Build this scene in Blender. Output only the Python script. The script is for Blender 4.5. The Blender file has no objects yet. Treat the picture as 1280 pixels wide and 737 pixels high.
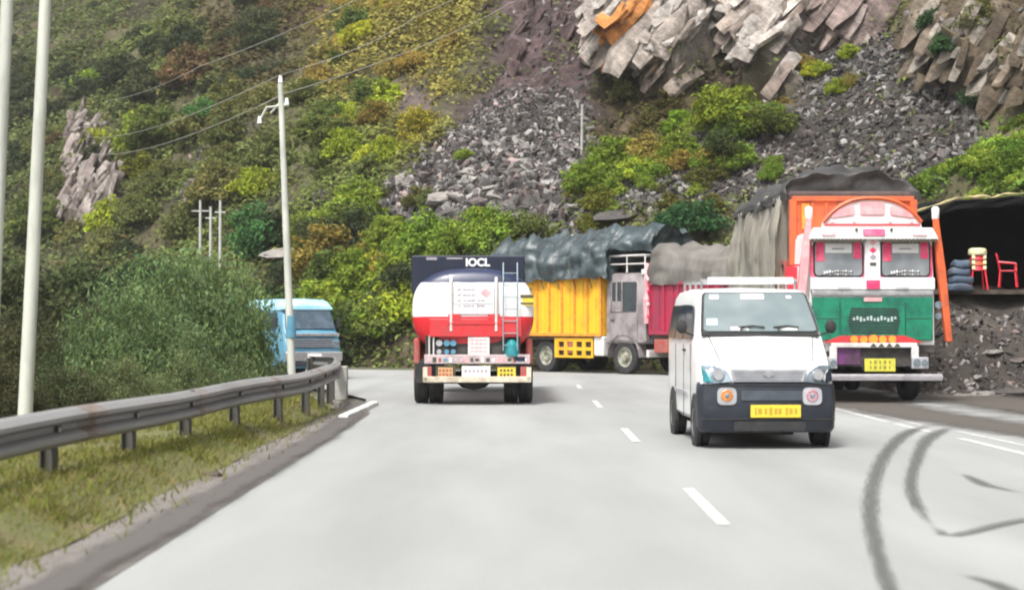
import bpy, bmesh, math, random
import numpy as np
from mathutils import Vector, Matrix, noise as mnoise
from mathutils.bvhtree import BVHTree

random.seed(7)
rng = np.random.default_rng(7)
R = math.radians
scene = bpy.context.scene
COL = scene.collection

# ------------------------------------------------------------------ camera
F, CX, HY, CAMH = 2200.0, 640.0, 404.0, 1.5          # focal length, centre and horizon of the 1280x737 photograph
cam_data = bpy.data.cameras.new("camera")
cam = bpy.data.objects.new("camera", cam_data)
COL.objects.link(cam)
cam.location = (0, 0, CAMH)
cam.rotation_euler = (R(90) + math.atan((HY - 368.5) / F), 0, 0)
cam_data.sensor_width = 36
cam_data.lens = 36 * F / 1280
cam_data.clip_start = 0.1
cam_data.clip_end = 3000
scene.camera = cam
cam_data.dof.use_dof = True
cam_data.dof.focus_distance = 36.0
cam_data.dof.aperture_fstop = 1.8

# ------------------------------------------------------------------ sky, sun, exposure (thin overcast, light from behind and above)
SUN_EL, SUN_AZ = R(58), R(205)                         # azimuth clockwise from +Y
world = bpy.data.worlds.new("World")
scene.world = world
world.use_nodes = True
wn = world.node_tree
bg = wn.nodes["Background"]
sky = wn.nodes.new("ShaderNodeTexSky")
sky.sky_type = 'NISHITA'
sky.sun_disc = False
sky.sun_elevation = SUN_EL
sky.sun_rotation = SUN_AZ
sky.air_density = 1.0
sky.dust_density = 4.0
hs = wn.nodes.new("ShaderNodeHueSaturation")
hs.inputs["Saturation"].default_value = 0.25           # cloud cover: nearly white sky
wn.links.new(sky.outputs[0], hs.inputs["Color"])
wn.links.new(hs.outputs[0], bg.inputs[0])
bg.inputs[1].default_value = 0.12
sun_d = bpy.data.lights.new("sun", 'SUN')
sun_d.energy = 1.6
sun_d.angle = R(10)
sun_d.color = (1.0, 0.97, 0.93)
sun = bpy.data.objects.new("sun", sun_d)
COL.objects.link(sun)
sdir = Vector((math.sin(SUN_AZ) * math.cos(SUN_EL), math.cos(SUN_AZ) * math.cos(SUN_EL), math.sin(SUN_EL)))
sun.rotation_euler = sdir.to_track_quat('Z', 'Y').to_euler()
scene.view_settings.view_transform = 'Standard'
scene.view_settings.look = 'None'
scene.view_settings.gamma = 1.0
scene.view_settings.use_curve_mapping = False
scene.view_settings.exposure = 1.3
scene.cycles.max_bounces = 6
scene.cycles.filter_width = 2.0

# ------------------------------------------------------------------ helpers
def at(px, py, d):
    return Vector(((px - CX) / F * d, d, CAMH + (HY - py) / F * d))

def to_px(P):
    P = np.asarray(P)
    y = np.maximum(P[:, 1], 1.0)
    return np.stack([CX + F * P[:, 0] / y, HY - F * (P[:, 2] - CAMH) / y], 1)

def tag(o, label=None, cat=None, group=None, kind=None):
    if label: o["label"] = label
    if cat: o["category"] = cat
    if group: o["group"] = group
    if kind: o["kind"] = kind
    return o

def thing(name, label, cat, loc=(0, 0, 0), rz=0.0, group=None):
    o = bpy.data.objects.new(name, None)
    o.empty_display_size = 0.3
    COL.objects.link(o)
    o.location = loc
    o.rotation_euler = (0, 0, rz)
    return tag(o, label, cat, group)

def link_mesh(name, me, parent=None):
    o = bpy.data.objects.new(name, me)
    COL.objects.link(o)
    if parent is not None: o.parent = parent
    return o

def np_mesh(name, V, Fc, mats, colors=None, smooth=False):
    """V (n,3) floats, Fc (m,k) ints all of one arity; colors per vertex (n,3)."""
    V = np.asarray(V, dtype=np.float32); Fc = np.asarray(Fc, dtype=np.int32)
    me = bpy.data.meshes.new(name)
    m, k = Fc.shape
    me.vertices.add(len(V)); me.vertices.foreach_set("co", V.ravel())
    me.loops.add(m * k); me.loops.foreach_set("vertex_index", Fc.ravel())
    me.polygons.add(m)
    me.polygons.foreach_set("loop_start", np.arange(0, m * k, k, dtype=np.int32))
    me.update(calc_edges=True)
    me.polygons.foreach_set("use_smooth", np.full(m, bool(smooth)))
    if colors is not None:
        a = me.color_attributes.new("Col", 'FLOAT_COLOR', 'POINT')
        c4 = np.ones((len(V), 4), dtype=np.float32); c4[:, :np.shape(colors)[1]] = colors
        a.data.foreach_set("color", c4.ravel())
    for mt in (mats if isinstance(mats, (list, tuple)) else [mats]): me.materials.append(mt)
    return me

class MB:
    def __init__(self): self.v = []; self.f = []; self.mi = []; self.m = Matrix(); self.k = 0
    def add(self, vs, fs):
        b = len(self.v)
        for p in vs: self.v.append(tuple(self.m @ Vector(p)))
        for f in fs: self.f.append([b + i for i in f]); self.mi.append(self.k)
        return self
    def box(self, c, s, rot=None):
        hx, hy, hz = s[0] / 2, s[1] / 2, s[2] / 2
        vs = [Vector((x * hx, y * hy, z * hz)) for x in (-1, 1) for y in (-1, 1) for z in (-1, 1)]
        if rot is not None: vs = [rot @ p for p in vs]
        vs = [p + Vector(c) for p in vs]
        return self.add(vs, [(0, 1, 3, 2), (4, 6, 7, 5), (0, 4, 5, 1), (2, 3, 7, 6), (0, 2, 6, 4), (1, 5, 7, 3)])
    def cyl(self, p0, p1, r0, r1=None, n=12, cap=True):
        if r1 is None: r1 = r0
        p0 = Vector(p0); p1 = Vector(p1); d = (p1 - p0)
        q = d.to_track_quat('Z', 'Y')
        vs = []
        for p, r in ((p0, r0), (p1, r1)):
            for i in range(n):
                a = 2 * math.pi * i / n
                vs.append(p + q @ Vector((r * math.cos(a), r * math.sin(a), 0)))
        fs = [(i, (i + 1) % n, n + (i + 1) % n, n + i) for i in range(n)]
        if cap: fs += [tuple(range(n - 1, -1, -1)), tuple(range(n, 2 * n))]
        return self.add(vs, fs)
    def tube(self, pts, r, n=8):
        pts = [Vector(p) for p in pts]; vs = []; fs = []
        for i, p in enumerate(pts):
            d = pts[min(i + 1, len(pts) - 1)] - pts[max(i - 1, 0)]
            q = d.to_track_quat('Z', 'Y')
            rr = r[i] if isinstance(r, (list, tuple)) else r
            for k in range(n):
                a = 2 * math.pi * k / n
                vs.append(p + q @ Vector((rr * math.cos(a), rr * math.sin(a), 0)))
        for i in range(len(pts) - 1):
            for k in range(n):
                fs.append((i * n + k, i * n + (k + 1) % n, (i + 1) * n + (k + 1) % n, (i + 1) * n + k))
        fs += [tuple(range(n - 1, -1, -1)), tuple((len(pts) - 1) * n + k for k in range(n))]
        return self.add(vs, fs)
    def lathe_x(self, prof, c=(0, 0, 0), n=28):
        vs = []; fs = []; m = len(prof)
        for i in range(n):
            a = 2 * math.pi * i / n
            for x, r in prof: vs.append((c[0] + x, c[1] + r * math.cos(a), c[2] + r * math.sin(a)))
        for i in range(n):
            j = (i + 1) % n
            for k in range(m - 1): fs.append((i * m + k, j * m + k, j * m + k + 1, i * m + k + 1))
        return self.add(vs, fs)
    def loft(self, rings, cap=True):
        n = len(rings[0]); vs = [p for r in rings for p in r]; fs = []
        for i in range(len(rings) - 1):
            for k in range(n):
                fs.append((i * n + k, i * n + (k + 1) % n, (i + 1) * n + (k + 1) % n, (i + 1) * n + k))
        if cap: fs += [tuple(range(n - 1, -1, -1)), tuple((len(rings) - 1) * n + k for k in range(n))]
        return self.add(vs, fs)
    def prism(self, pts, off):
        """polygon of 3-D points pushed along off"""
        off = Vector(off); n = len(pts)
        vs = [Vector(p) for p in pts] + [Vector(p) + off for p in pts]
        fs = [tuple(range(n - 1, -1, -1)), tuple(range(n, 2 * n))] + [(i, (i + 1) % n, n + (i + 1) % n, n + i) for i in range(n)]
        return self.add(vs, fs)
    def panel(self, c, r=0.04, th=0.01, n=4):
        """rounded quad through four 3-D corners, thickened outwards along its normal"""
        c = [Vector(p) for p in c]
        nrm = ((c[1] - c[0]).cross(c[3] - c[0])).normalized()
        pts = []
        for i in range(4):
            a = (c[i - 1] - c[i]).normalized(); b = (c[(i + 1) % 4] - c[i]).normalized()
            for k in range(n + 1):
                t = k / n
                pts.append(c[i] + a * r * (1 - t) ** 2 + b * r * t ** 2)
        return self.prism(pts, nrm * th)
    def build(self, name, mats, parent=None, smooth=False, bevel=0.0, fix=True):
        me = bpy.data.meshes.new(name)
        me.from_pydata(self.v, [], self.f)
        mats = mats if isinstance(mats, (list, tuple)) else [mats]
        for mt in mats: me.materials.append(mt)
        me.polygons.foreach_set("material_index", self.mi)
        if fix:
            bm = bmesh.new(); bm.from_mesh(me); bmesh.ops.recalc_face_normals(bm, faces=bm.faces); bm.to_mesh(me); bm.free()
        o = link_mesh(name, me, parent)
        if bevel:
            b = o.modifiers.new("bevel", 'BEVEL'); b.width = bevel; b.segments = 2; b.limit_method = 'ANGLE'; b.angle_limit = R(40)
        if smooth or bevel:
            me.polygons.foreach_set("use_smooth", [True] * len(me.polygons))
            if bevel:
                b.harden_normals = True
            else:
                bm = bmesh.new(); bm.from_mesh(me)
                for e in bm.edges:
                    if len(e.link_faces) == 2 and e.calc_face_angle(0) > R(42): e.smooth = False
                bm.to_mesh(me); bm.free()
        me.update()
        if name.endswith(('lettering', 'marking', 'slat', 'seam', 'mesh', 'gap', 'latch', 'stripe')): o["kind"] = "stuff"
        return o

def text_part(name, s, size, M, mat, parent, depth=0.004):
    cu = bpy.data.curves.new(name, 'FONT'); cu.body = s; cu.size = size; cu.extrude = depth
    cu.align_x = 'CENTER'; cu.align_y = 'CENTER'; cu.offset = 0.008 * size / 0.2
    to = bpy.data.objects.new(name, cu); COL.objects.link(to)
    dg = bpy.context.evaluated_depsgraph_get(); dg.update()
    me = bpy.data.meshes.new_from_object(to.evaluated_get(dg))
    bpy.data.objects.remove(to); bpy.data.curves.remove(cu)
    me.transform(M); me.materials.clear(); me.materials.append(mat)
    return link_mesh(name, me, parent)

# ------------------------------------------------------------------ materials
def nodes_of(name):
    m = bpy.data.materials.new(name); m.use_nodes = True
    nt = m.node_tree
    return m, nt, nt.nodes["Principled BSDF"]

def pm(name, c, c2=None, rough=0.6, metal=0.0, scale=4.0, lo=0.4, hi=0.65, bump=0.0, bscale=30.0, coat=0.0, spec=0.5, detail=6.0, trans=0.0, stretch=None, var=0.12):
    """principled paint with a noise mix towards a worn / dirty second colour"""
    m, nt, b = nodes_of(name)
    L = nt.links.new
    tc = nt.nodes.new("ShaderNodeTexCoord")
    vec = tc.outputs["Object"]
    if stretch:
        mp = nt.nodes.new("ShaderNodeMapping"); mp.inputs["Scale"].default_value = stretch
        L(vec, mp.inputs["Vector"]); vec = mp.outputs[0]
    nz = nt.nodes.new("ShaderNodeTexNoise"); nz.inputs["Scale"].default_value = scale; nz.inputs["Detail"].default_value = detail
    nz.inputs["Roughness"].default_value = 0.65
    L(vec, nz.inputs["Vector"])
    rp = nt.nodes.new("ShaderNodeMapRange"); rp.interpolation_type = 'SMOOTHSTEP'
    rp.inputs["From Min"].default_value = lo; rp.inputs["From Max"].default_value = hi
    L(nz.outputs["Fac"], rp.inputs["Value"])
    mx = nt.nodes.new("ShaderNodeMix"); mx.data_type = 'RGBA'
    if c2 is None: c2 = tuple(x * (1 - var) for x in c)
    mx.inputs["A"].default_value = (*c, 1); mx.inputs["B"].default_value = (*c2, 1)
    L(rp.outputs[0], mx.inputs["Factor"]); L(mx.outputs["Result"], b.inputs["Base Color"])
    b.inputs["Roughness"].default_value = rough; b.inputs["Metallic"].default_value = metal
    b.inputs["Coat Weight"].default_value = coat; b.inputs["Specular IOR Level"].default_value = spec
    b.inputs["Transmission Weight"].default_value = trans
    if bump:
        n2 = nt.nodes.new("ShaderNodeTexNoise"); n2.inputs["Scale"].default_value = bscale; n2.inputs["Detail"].default_value = 8
        L(vec, n2.inputs["Vector"])
        bp = nt.nodes.new("ShaderNodeBump"); bp.inputs["Strength"].default_value = bump; bp.inputs["Distance"].default_value = 0.05
        L(n2.outputs["Fac"], bp.inputs["Height"]); L(bp.outputs[0], b.inputs["Normal"])
    return m

M = {}
M['white'] = pm('white paint', (0.76, 0.76, 0.75), (0.5, 0.47, 0.43), rough=0.35, scale=2.8, lo=0.5, hi=0.85, coat=0.3)
M['offwhite'] = pm('chalky white paint', (0.62, 0.6, 0.58), (0.42, 0.38, 0.35), rough=0.6, scale=3, lo=0.4, hi=0.8)
M['navy'] = pm('dark navy plastic', (0.014, 0.018, 0.028), (0.05, 0.05, 0.055), rough=0.45, scale=5, lo=0.5, hi=0.85)
M['tanknavy'] = pm('dark navy paint', (0.006, 0.010, 0.028), (0.014, 0.019, 0.032), rough=0.4, scale=2, lo=0.5, hi=0.8)
M['black'] = pm('black rubber', (0.022, 0.022, 0.023), (0.05, 0.047, 0.043), rough=0.8, scale=6, lo=0.45, hi=0.8)
M['chassis'] = pm('grimy chassis steel', (0.03, 0.028, 0.027), (0.07, 0.06, 0.05), rough=0.75, scale=5)
M['glass'] = pm('dark window glass', (0.02, 0.028, 0.032), (0.03, 0.04, 0.045), rough=0.06, spec=0.8)
M['wglass'] = pm('windscreen glass', (0.13, 0.165, 0.17), (0.2, 0.235, 0.235), rough=0.1, scale=1.6, lo=0.35, hi=0.75, spec=0.9, detail=2)  # opaque pane; pale cloudy tones in the colour stand in for reflections
M['bglass'] = pm('bluish windscreen glass', (0.03, 0.05, 0.07), (0.06, 0.09, 0.12), rough=0.08, spec=0.8)
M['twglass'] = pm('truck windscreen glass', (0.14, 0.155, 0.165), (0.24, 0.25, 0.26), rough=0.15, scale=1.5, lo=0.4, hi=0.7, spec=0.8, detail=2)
M['chrome'] = pm('dull chrome', (0.62, 0.62, 0.63), (0.45, 0.45, 0.46), rough=0.28, metal=0.85)
M['silver'] = pm('silver plastic', (0.5, 0.5, 0.52), (0.4, 0.4, 0.42), rough=0.35, metal=0.4)
M['lens'] = pm('clear lamp lens', (0.3, 0.36, 0.4), (0.16, 0.2, 0.24), rough=0.08, metal=0.5, scale=20)
M['teal'] = pm('teal paint', (0.01, 0.2, 0.22), (0.02, 0.13, 0.15), rough=0.4)
M['plate'] = pm('yellow number plate', (0.75, 0.52, 0.03), (0.6, 0.5, 0.05), rough=0.45, scale=6)
M['plate2'] = pm('greenish yellow number plate', (0.6, 0.55, 0.06), (0.45, 0.45, 0.06), rough=0.45, scale=6)
M['ink'] = pm('dark lettering', (0.07, 0.06, 0.04), rough=0.6)
M['red'] = pm('red paint', (0.62, 0.025, 0.03), (0.42, 0.04, 0.045), rough=0.4, scale=3, coat=0.2)
M['orange'] = pm('orange paint', (0.66, 0.115, 0.03), (0.42, 0.085, 0.035), rough=0.5, scale=3)
M['amber'] = pm('amber paint', (0.75, 0.3, 0.03), (0.55, 0.2, 0.03), rough=0.5, scale=6)
M['pink'] = pm('pink paint', (0.68, 0.035, 0.13), (0.72, 0.12, 0.2), rough=0.5, scale=6)
M['palepink'] = pm('pale pink paint', (0.72, 0.29, 0.31), (0.72, 0.42, 0.43), rough=0.5, scale=5)
M['green'] = pm('green enamel', (0.005, 0.2, 0.105), (0.004, 0.1, 0.065), rough=0.35, scale=3, coat=0.3)
M['darkgrille'] = pm('dark grille mesh', (0.02, 0.05, 0.045), (0.03, 0.03, 0.035), rough=0.5)
M['yellow'] = pm('yellow truck paint', (0.78, 0.42, 0.015), (0.6, 0.27, 0.03), rough=0.5, scale=1.6, lo=0.42, hi=0.8)
M['maroon'] = pm('crimson truck paint', (0.36, 0.02, 0.055), (0.24, 0.03, 0.06), rough=0.5, scale=2)
M['greycab'] = pm('faded pinkish cab paint', (0.28, 0.25, 0.25), (0.16, 0.135, 0.14), rough=0.5, scale=2.5)
M['skyblue'] = pm('pale blue paint', (0.3, 0.6, 0.72), (0.42, 0.66, 0.74), rough=0.35, scale=3, coat=0.2)
M['steelblue'] = pm('blue grey paint', (0.07, 0.23, 0.34), (0.12, 0.28, 0.37), rough=0.4, scale=3)
M['redmud'] = pm('rusty red mudguard paint', (0.36, 0.06, 0.05), (0.3, 0.12, 0.1), rough=0.6, scale=5)
M['tarpteal'] = pm('dark blue green tarpaulin', (0.028, 0.042, 0.047), (0.10, 0.128, 0.132), rough=0.42, scale=1.4, lo=0.4, hi=0.75, bump=0.5, bscale=6)
M['tarpgrey'] = pm('weathered grey tarpaulin', (0.16, 0.148, 0.13), (0.1, 0.092, 0.082), rough=0.75, scale=1.2, bump=0.4, bscale=5, stretch=(1, 1, 0.35))
M['tarppale'] = pm('pale canvas tarpaulin', (0.28, 0.26, 0.21), (0.17, 0.155, 0.125), rough=0.8, scale=1.5, bump=0.35, bscale=5, stretch=(1, 2.5, 0.3))
M['tarpdark'] = pm('dark grey tarpaulin', (0.028, 0.027, 0.026), (0.065, 0.062, 0.057), rough=0.6, scale=1.2, bump=0.5, bscale=5)
M['tarpbrown'] = pm('dark brown sackcloth', (0.07, 0.045, 0.042), (0.1, 0.07, 0.06), rough=0.85, scale=3, bump=0.4, bscale=8)
M['concrete'] = pm('pale weathered concrete', (0.45, 0.45, 0.42), (0.34, 0.34, 0.31), rough=0.85, scale=4, bump=0.2)
M['pole'] = pm('pale painted steel pole', (0.52, 0.53, 0.47), (0.38, 0.39, 0.34), rough=0.6, scale=2.5, stretch=(1, 1, 0.3))
M['galv'] = pm('weathered galvanised steel', (0.25, 0.245, 0.24), (0.15, 0.145, 0.14), rough=0.55, metal=0.2, scale=1.2, stretch=(1, 0.3, 1), lo=.45, hi=.8)
M['wood'] = pm('old dark timber', (0.06, 0.045, 0.035), (0.1, 0.08, 0.06), rough=0.85, scale=4)
M['blackcloth'] = pm('black plastic sheet', (0.007, 0.007, 0.0075), (0.014, 0.014, 0.015), rough=1.0, spec=0.1, scale=2, bump=0.3, bscale=4)
M['cream'] = pm('cream plastic', (0.8, 0.76, 0.42), (0.7, 0.68, 0.45), rough=0.5)
M['redplastic'] = pm('red plastic', (0.75, 0.03, 0.05), (0.6, 0.02, 0.04), rough=0.4)
M['bluebag'] = pm('blue grey sacking', (0.06, 0.09, 0.14), (0.1, 0.12, 0.14), rough=0.8)
M['kerb'] = pm('worn white kerb paint', (0.68, 0.67, 0.64), (0.45, 0.43, 0.4), rough=0.8, scale=6)
M['linepaint'] = pm('worn road paint', (0.55, 0.55, 0.53), (0.34, 0.34, 0.325), rough=0.8, scale=9, lo=0.42, hi=0.62)
M['bark'] = pm('brown bark', (0.09, 0.07, 0.05), (0.05, 0.04, 0.03), rough=0.9, scale=8, stretch=(1, 1, 0.2), bump=0.5)
M['wire'] = pm('weathered aluminium wire', (0.3, 0.29, 0.26), rough=0.5)

def attr_mat(name, rough=0.9, nscale=2.0, amp=0.35, bump=0.6, bscale=3.0, bdist=0.3, strata=False):
    """colour from the mesh's own Col attribute, varied by noise and relief"""
    m, nt, b = nodes_of(name); L = nt.links.new
    at_ = nt.nodes.new("ShaderNodeVertexColor"); at_.layer_name = "Col"
    tc = nt.nodes.new("ShaderNodeTexCoord")
    nz = nt.nodes.new("ShaderNodeTexNoise"); nz.inputs["Scale"].default_value = nscale; nz.inputs["Detail"].default_value = 9; nz.inputs["Roughness"].default_value = 0.7
    L(tc.outputs["Object"], nz.inputs["Vector"])
    rp = nt.nodes.new("ShaderNodeMapRange"); rp.inputs["From Min"].default_value = 0.3; rp.inputs["From Max"].default_value = 0.7
    rp.inputs["To Min"].default_value = 1 - amp; rp.inputs["To Max"].default_value = 1 + amp
    L(nz.outputs["Fac"], rp.inputs["Value"])
    mx = nt.nodes.new("ShaderNodeVectorMath"); mx.operation = 'SCALE'
    L(at_.outputs["Color"], mx.inputs[0]); L(rp.outputs[0], mx.inputs["Scale"])
    res = mx.outputs[0]
    if strata:
        mp = nt.nodes.new("ShaderNodeMapping"); mp.inputs["Rotation"].default_value = (0, R(-52), 0)
        L(tc.outputs["Object"], mp.inputs["Vector"])
        m2 = nt.nodes.new("ShaderNodeMapping"); m2.inputs["Scale"].default_value = (0.35, 0.5, 2.6); L(mp.outputs[0], m2.inputs["Vector"])
        n3 = nt.nodes.new("ShaderNodeTexNoise"); n3.inputs["Scale"].default_value = 0.9; n3.inputs["Detail"].default_value = 9; n3.inputs["Roughness"].default_value = 0.75; L(m2.outputs[0], n3.inputs["Vector"])
        r3 = nt.nodes.new("ShaderNodeMapRange"); r3.inputs["From Min"].default_value = 0.36; r3.inputs["From Max"].default_value = 0.62; r3.inputs["To Min"].default_value = 0.3; r3.inputs["To Max"].default_value = 1.3; L(n3.outputs["Fac"], r3.inputs["Value"])
        lp = nt.nodes.new("ShaderNodeMix"); lp.data_type = 'FLOAT'; lp.inputs["A"].default_value = 1.0; L(at_.outputs["Alpha"], lp.inputs["Factor"]); L(r3.outputs[0], lp.inputs["B"])
        ms = nt.nodes.new("ShaderNodeVectorMath"); ms.operation = 'SCALE'; L(res, ms.inputs[0]); L(lp.outputs["Result"], ms.inputs["Scale"]); res = ms.outputs[0]
    L(res, b.inputs["Base Color"])
    b.inputs["Roughness"].default_value = rough; b.inputs["Specular IOR Level"].default_value = 0.2
    if bump:
        n2 = nt.nodes.new("ShaderNodeTexNoise"); n2.inputs["Scale"].default_value = bscale; n2.inputs["Detail"].default_value = 10; n2.inputs["Roughness"].default_value = 0.7
        L(tc.outputs["Object"], n2.inputs["Vector"])
        bp = nt.nodes.new("ShaderNodeBump"); bp.inputs["Strength"].default_value = bump; bp.inputs["Distance"].default_value = bdist
        L(n2.outputs["Fac"], bp.inputs["Height"]); L(bp.outputs[0], b.inputs["Normal"])
    return m
M['hill'] = attr_mat('hillside soil and rock', nscale=1.3, amp=0.5, bump=0.8, bscale=1.6, bdist=0.4, strata=True)
M['stone'] = attr_mat('broken stone', nscale=6, amp=0.3, bump=0.3, bscale=8, bdist=0.05)

def leaf_mat(name, objcol=True):
    m = bpy.data.materials.new(name); m.use_nodes = True
    nt = m.node_tree; L = nt.links.new
    nt.nodes.remove(nt.nodes["Principled BSDF"])
    out = nt.nodes["Material Output"]
    at_ = nt.nodes.new("ShaderNodeVertexColor"); at_.layer_name = "Col"
    col = at_.outputs["Color"]
    if objcol:
        oi = nt.nodes.new("ShaderNodeObjectInfo")
        mv = nt.nodes.new("ShaderNodeVectorMath"); mv.operation = 'MULTIPLY'
        L(col, mv.inputs[0]); L(oi.outputs["Color"], mv.inputs[1]); col = mv.outputs[0]
    d = nt.nodes.new("ShaderNodeBsdfDiffuse"); t = nt.nodes.new("ShaderNodeBsdfTranslucent")
    ms = nt.nodes.new("ShaderNodeMixShader"); ms.inputs[0].default_value = 0.3
    L(col, d.inputs[0]); L(col, t.inputs[0]); L(d.outputs[0], ms.inputs[1]); L(t.outputs[0], ms.inputs[2])
    L(ms.outputs[0], out.inputs[0])
    return m
M['leaf'] = leaf_mat('leaves', True)
M['leafc'] = leaf_mat('undergrowth leaves', False)

# ------------------------------------------------------------------ noise (vectorised value noise)
_perm = rng.permutation(4096); _val = rng.random(4096)
def vnoise(P):
    P = np.asarray(P, dtype=np.float64); I = np.floor(P).astype(np.int64); f = P - I; u = f * f * (3 - 2 * f)
    def h(ix, iy, iz): return _val[_perm[(_perm[(_perm[ix & 4095] + iy) & 4095] + iz) & 4095]]
    x, y, z = I[:, 0], I[:, 1], I[:, 2]
    def lerp(a, b, t): return a + (b - a) * t
    c = lerp(lerp(lerp(h(x, y, z), h(x + 1, y, z), u[:, 0]), lerp(h(x, y + 1, z), h(x + 1, y + 1, z), u[:, 0]), u[:, 1]),
             lerp(lerp(h(x, y, z + 1), h(x + 1, y, z + 1), u[:, 0]), lerp(h(x, y + 1, z + 1), h(x + 1, y + 1, z + 1), u[:, 0]), u[:, 1]), u[:, 2])
    return c * 2 - 1
def fbm(P, octs=4, gain=0.5):
    s = 0; a = 1.0; P = np.asarray(P, dtype=np.float64)
    for o in range(octs): s = s + a * vnoise(P * 2 ** o + o * 17.3); a *= gain
    return s
def ridged(P, octs=4, gain=0.55):
    s = 0; a = 1.0
    for o in range(octs): s = s + a * (1 - 2 * np.abs(vnoise(P * 2 ** o + o * 31.7))); a *= gain
    return s
def blocky(P):
    I = np.floor(P).astype(np.int64)
    return _val[_perm[(_perm[(_perm[I[:, 0] & 4095] + I[:, 1]) & 4095] + I[:, 2]) & 4095]] * 2 - 1
def sstep(a, b, x):
    t = np.clip((x - a) / (b - a), 0, 1); return t * t * (3 - 2 * t)

def poly_mask(px, poly, soft):
    """soft membership of points px (n,2) in a polygon"""
    poly = np.asarray(poly, float); n = len(poly); x, y = px[:, 0], px[:, 1]
    ins = np.zeros(len(px), bool); dist = np.full(len(px), 1e9)
    for i in range(n):
        a = poly[i]; b = poly[(i + 1) % n]
        c = ((a[1] > y) != (b[1] > y)) & (x < (b[0] - a[0]) * (y - a[1]) / (b[1] - a[1] + 1e-9) + a[0]); ins ^= c
        ab = b - a; t = np.clip(((x - a[0]) * ab[0] + (y - a[1]) * ab[1]) / (ab @ ab), 0, 1)
        dist = np.minimum(dist, np.hypot(x - a[0] - t * ab[0], y - a[1] - t * ab[1]))
    sd = np.where(ins, dist, -dist)
    return sstep(-soft, soft, sd)

# ================================================================== SETTING
# ---- the hillside: a base line along the outside of the bend, rising away from it
BASE = [(-150, 210), (-95, 165), (-60, 128), (-36, 98), (-20, 79), (-10, 67), (-2, 60.5), (4, 57.5), (8.2, 53), (10.3, 48), (11.8, 45), (14, 43.2), (18, 41), (23, 36), (26, 28), (27, 15), (27, -10)]
def catmull(pts, step):
    pts = [np.array(p, float) for p in pts]; out = []
    P = [2 * pts[0] - pts[1]] + pts + [2 * pts[-1] - pts[-2]]
    for i in range(1, len(P) - 2):
        p0, p1, p2, p3 = P[i - 1], P[i], P[i + 1], P[i + 2]
        n = max(2, int(np.linalg.norm(p2 - p1) / step))
        for k in range(n):
            t = k / n
            out.append(0.5 * ((2 * p1) + (-p0 + p2) * t + (2 * p0 - 5 * p1 + 4 * p2 - p3) * t * t + (-p0 + 3 * p1 - 3 * p2 + p3) * t ** 3))
    out.append(pts[-1]); return np.array(out)
bl = catmull(BASE, 0.32)
tan = np.gradient(bl, axis=0); tan /= np.linalg.norm(tan, axis=1)[:, None]
for _ in range(40): tan[1:-1] = (tan[:-2] + tan[1:-1] * 2 + tan[2:]) / 4
tan /= np.linalg.norm(tan, axis=1)[:, None]
nor = np.stack([-tan[:, 1], tan[:, 0]], 1)                    # points away from the road
vs_ = np.concatenate([np.arange(0, 30, 0.23), np.arange(30, 60, 0.8), np.arange(60, 120, 4.0)])
NU, NV = len(bl), len(vs_)
U, V_ = np.meshgrid(np.arange(NU), np.arange(NV), indexing='ij')
vv = vs_[V_]
xb = bl[:, 0][U]
slope = np.interp(xb, [-60, -25, -5, 4, 9, 13, 20], [0.78, 0.75, 0.72, 0.74, 0.85, 1.0, 1.0])
zz = slope * vv * (0.9 + 0.1 * sstep(0, 6, vv)) - 0.25
zz = zz + np.interp(xb, [9.5, 11.5, 20, 30], [0, 1.6, 2.0, 1.5]) * sstep(0, 0.6, vv)
zz = zz + 0.7 * sstep(0, 1.2, vv)
hp = np.stack([bl[:, 0][U] + nor[:, 0][U] * vv, bl[:, 1][U] + nor[:, 1][U] * vv, zz], -1).reshape(-1, 3)
hn = np.stack([-nor[:, 0][U] * 0.6, -nor[:, 1][U] * 0.6, 0.8 + 0 * vv], -1).reshape(-1, 3)
px = to_px(hp)
pxn = px + np.stack([fbm(hp * 0.35, 3), fbm(hp * 0.35 + 50, 3)], 1) * 16
Z = {}
Z['scree'] = poly_mask(pxn, [(600, 105), (735, 108), (742, 200), (716, 250), (730, 300), (480, 300), (455, 262), (520, 215), (575, 150)], 14)
Z['chute'] = poly_mask(pxn, [(625, -80), (770, -80), (758, 60), (748, 130), (600, 125), (575, 150), (560, 120), (610, 60)], 18)
Z['cliff'] = poly_mask(pxn, [(762, -80), (1118, -80), (1105, 30), (1010, 60), (985, 105), (940, 95), (912, 40), (850, 92), (800, 84), (758, 74)], 7)
Z['under'] = poly_mask(pxn, [(755, 70), (850, 95), (912, 45), (940, 100), (990, 115), (890, 150), (800, 190), (765, 210), (742, 150)], 12)
Z['scree2'] = poly_mask(pxn, [(1010, 60), (1120, 40), (1165, 90), (1230, 160), (1215, 205), (1120, 235), (930, 260), (850, 250), (790, 270), (730, 290), (760, 240), (860, 180), (990, 130)], 14)
Z['rcliff'] = poly_mask(pxn, [(1160, -80), (1400, -80), (1400, 140), (1275, 130), (1235, 150), (1185, 110), (1130, 50)], 10)
Z['outcrop'] = poly_mask(pxn, [(95, 170), (120, 165), (150, 250), (110, 275), (80, 260)], 8)
Z['redtop'] = poly_mask(pxn, [(300, -80), (420, -80), (400, 25), (365, 45), (330, 20)], 18)
Z['ochre'] = np.zeros(len(hp))
Z['purple'] = poly_mask(pxn, [(465, 120), (510, 108), (540, 130), (505, 150), (470, 148)], 10)
disp = (0.55 + 0.75 * sstep(420, 250, px[:, 0])) * fbm(hp * 0.16, 5) + 0.25 * fbm(hp * 0.7 + 9, 3)
rk = np.stack([hp[:, 0] * 0.75 + hp[:, 2] * 0.55, hp[:, 1] * 0.3, hp[:, 2] * 0.5 - hp[:, 0] * 0.35], 1)     # slanted strata
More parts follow.
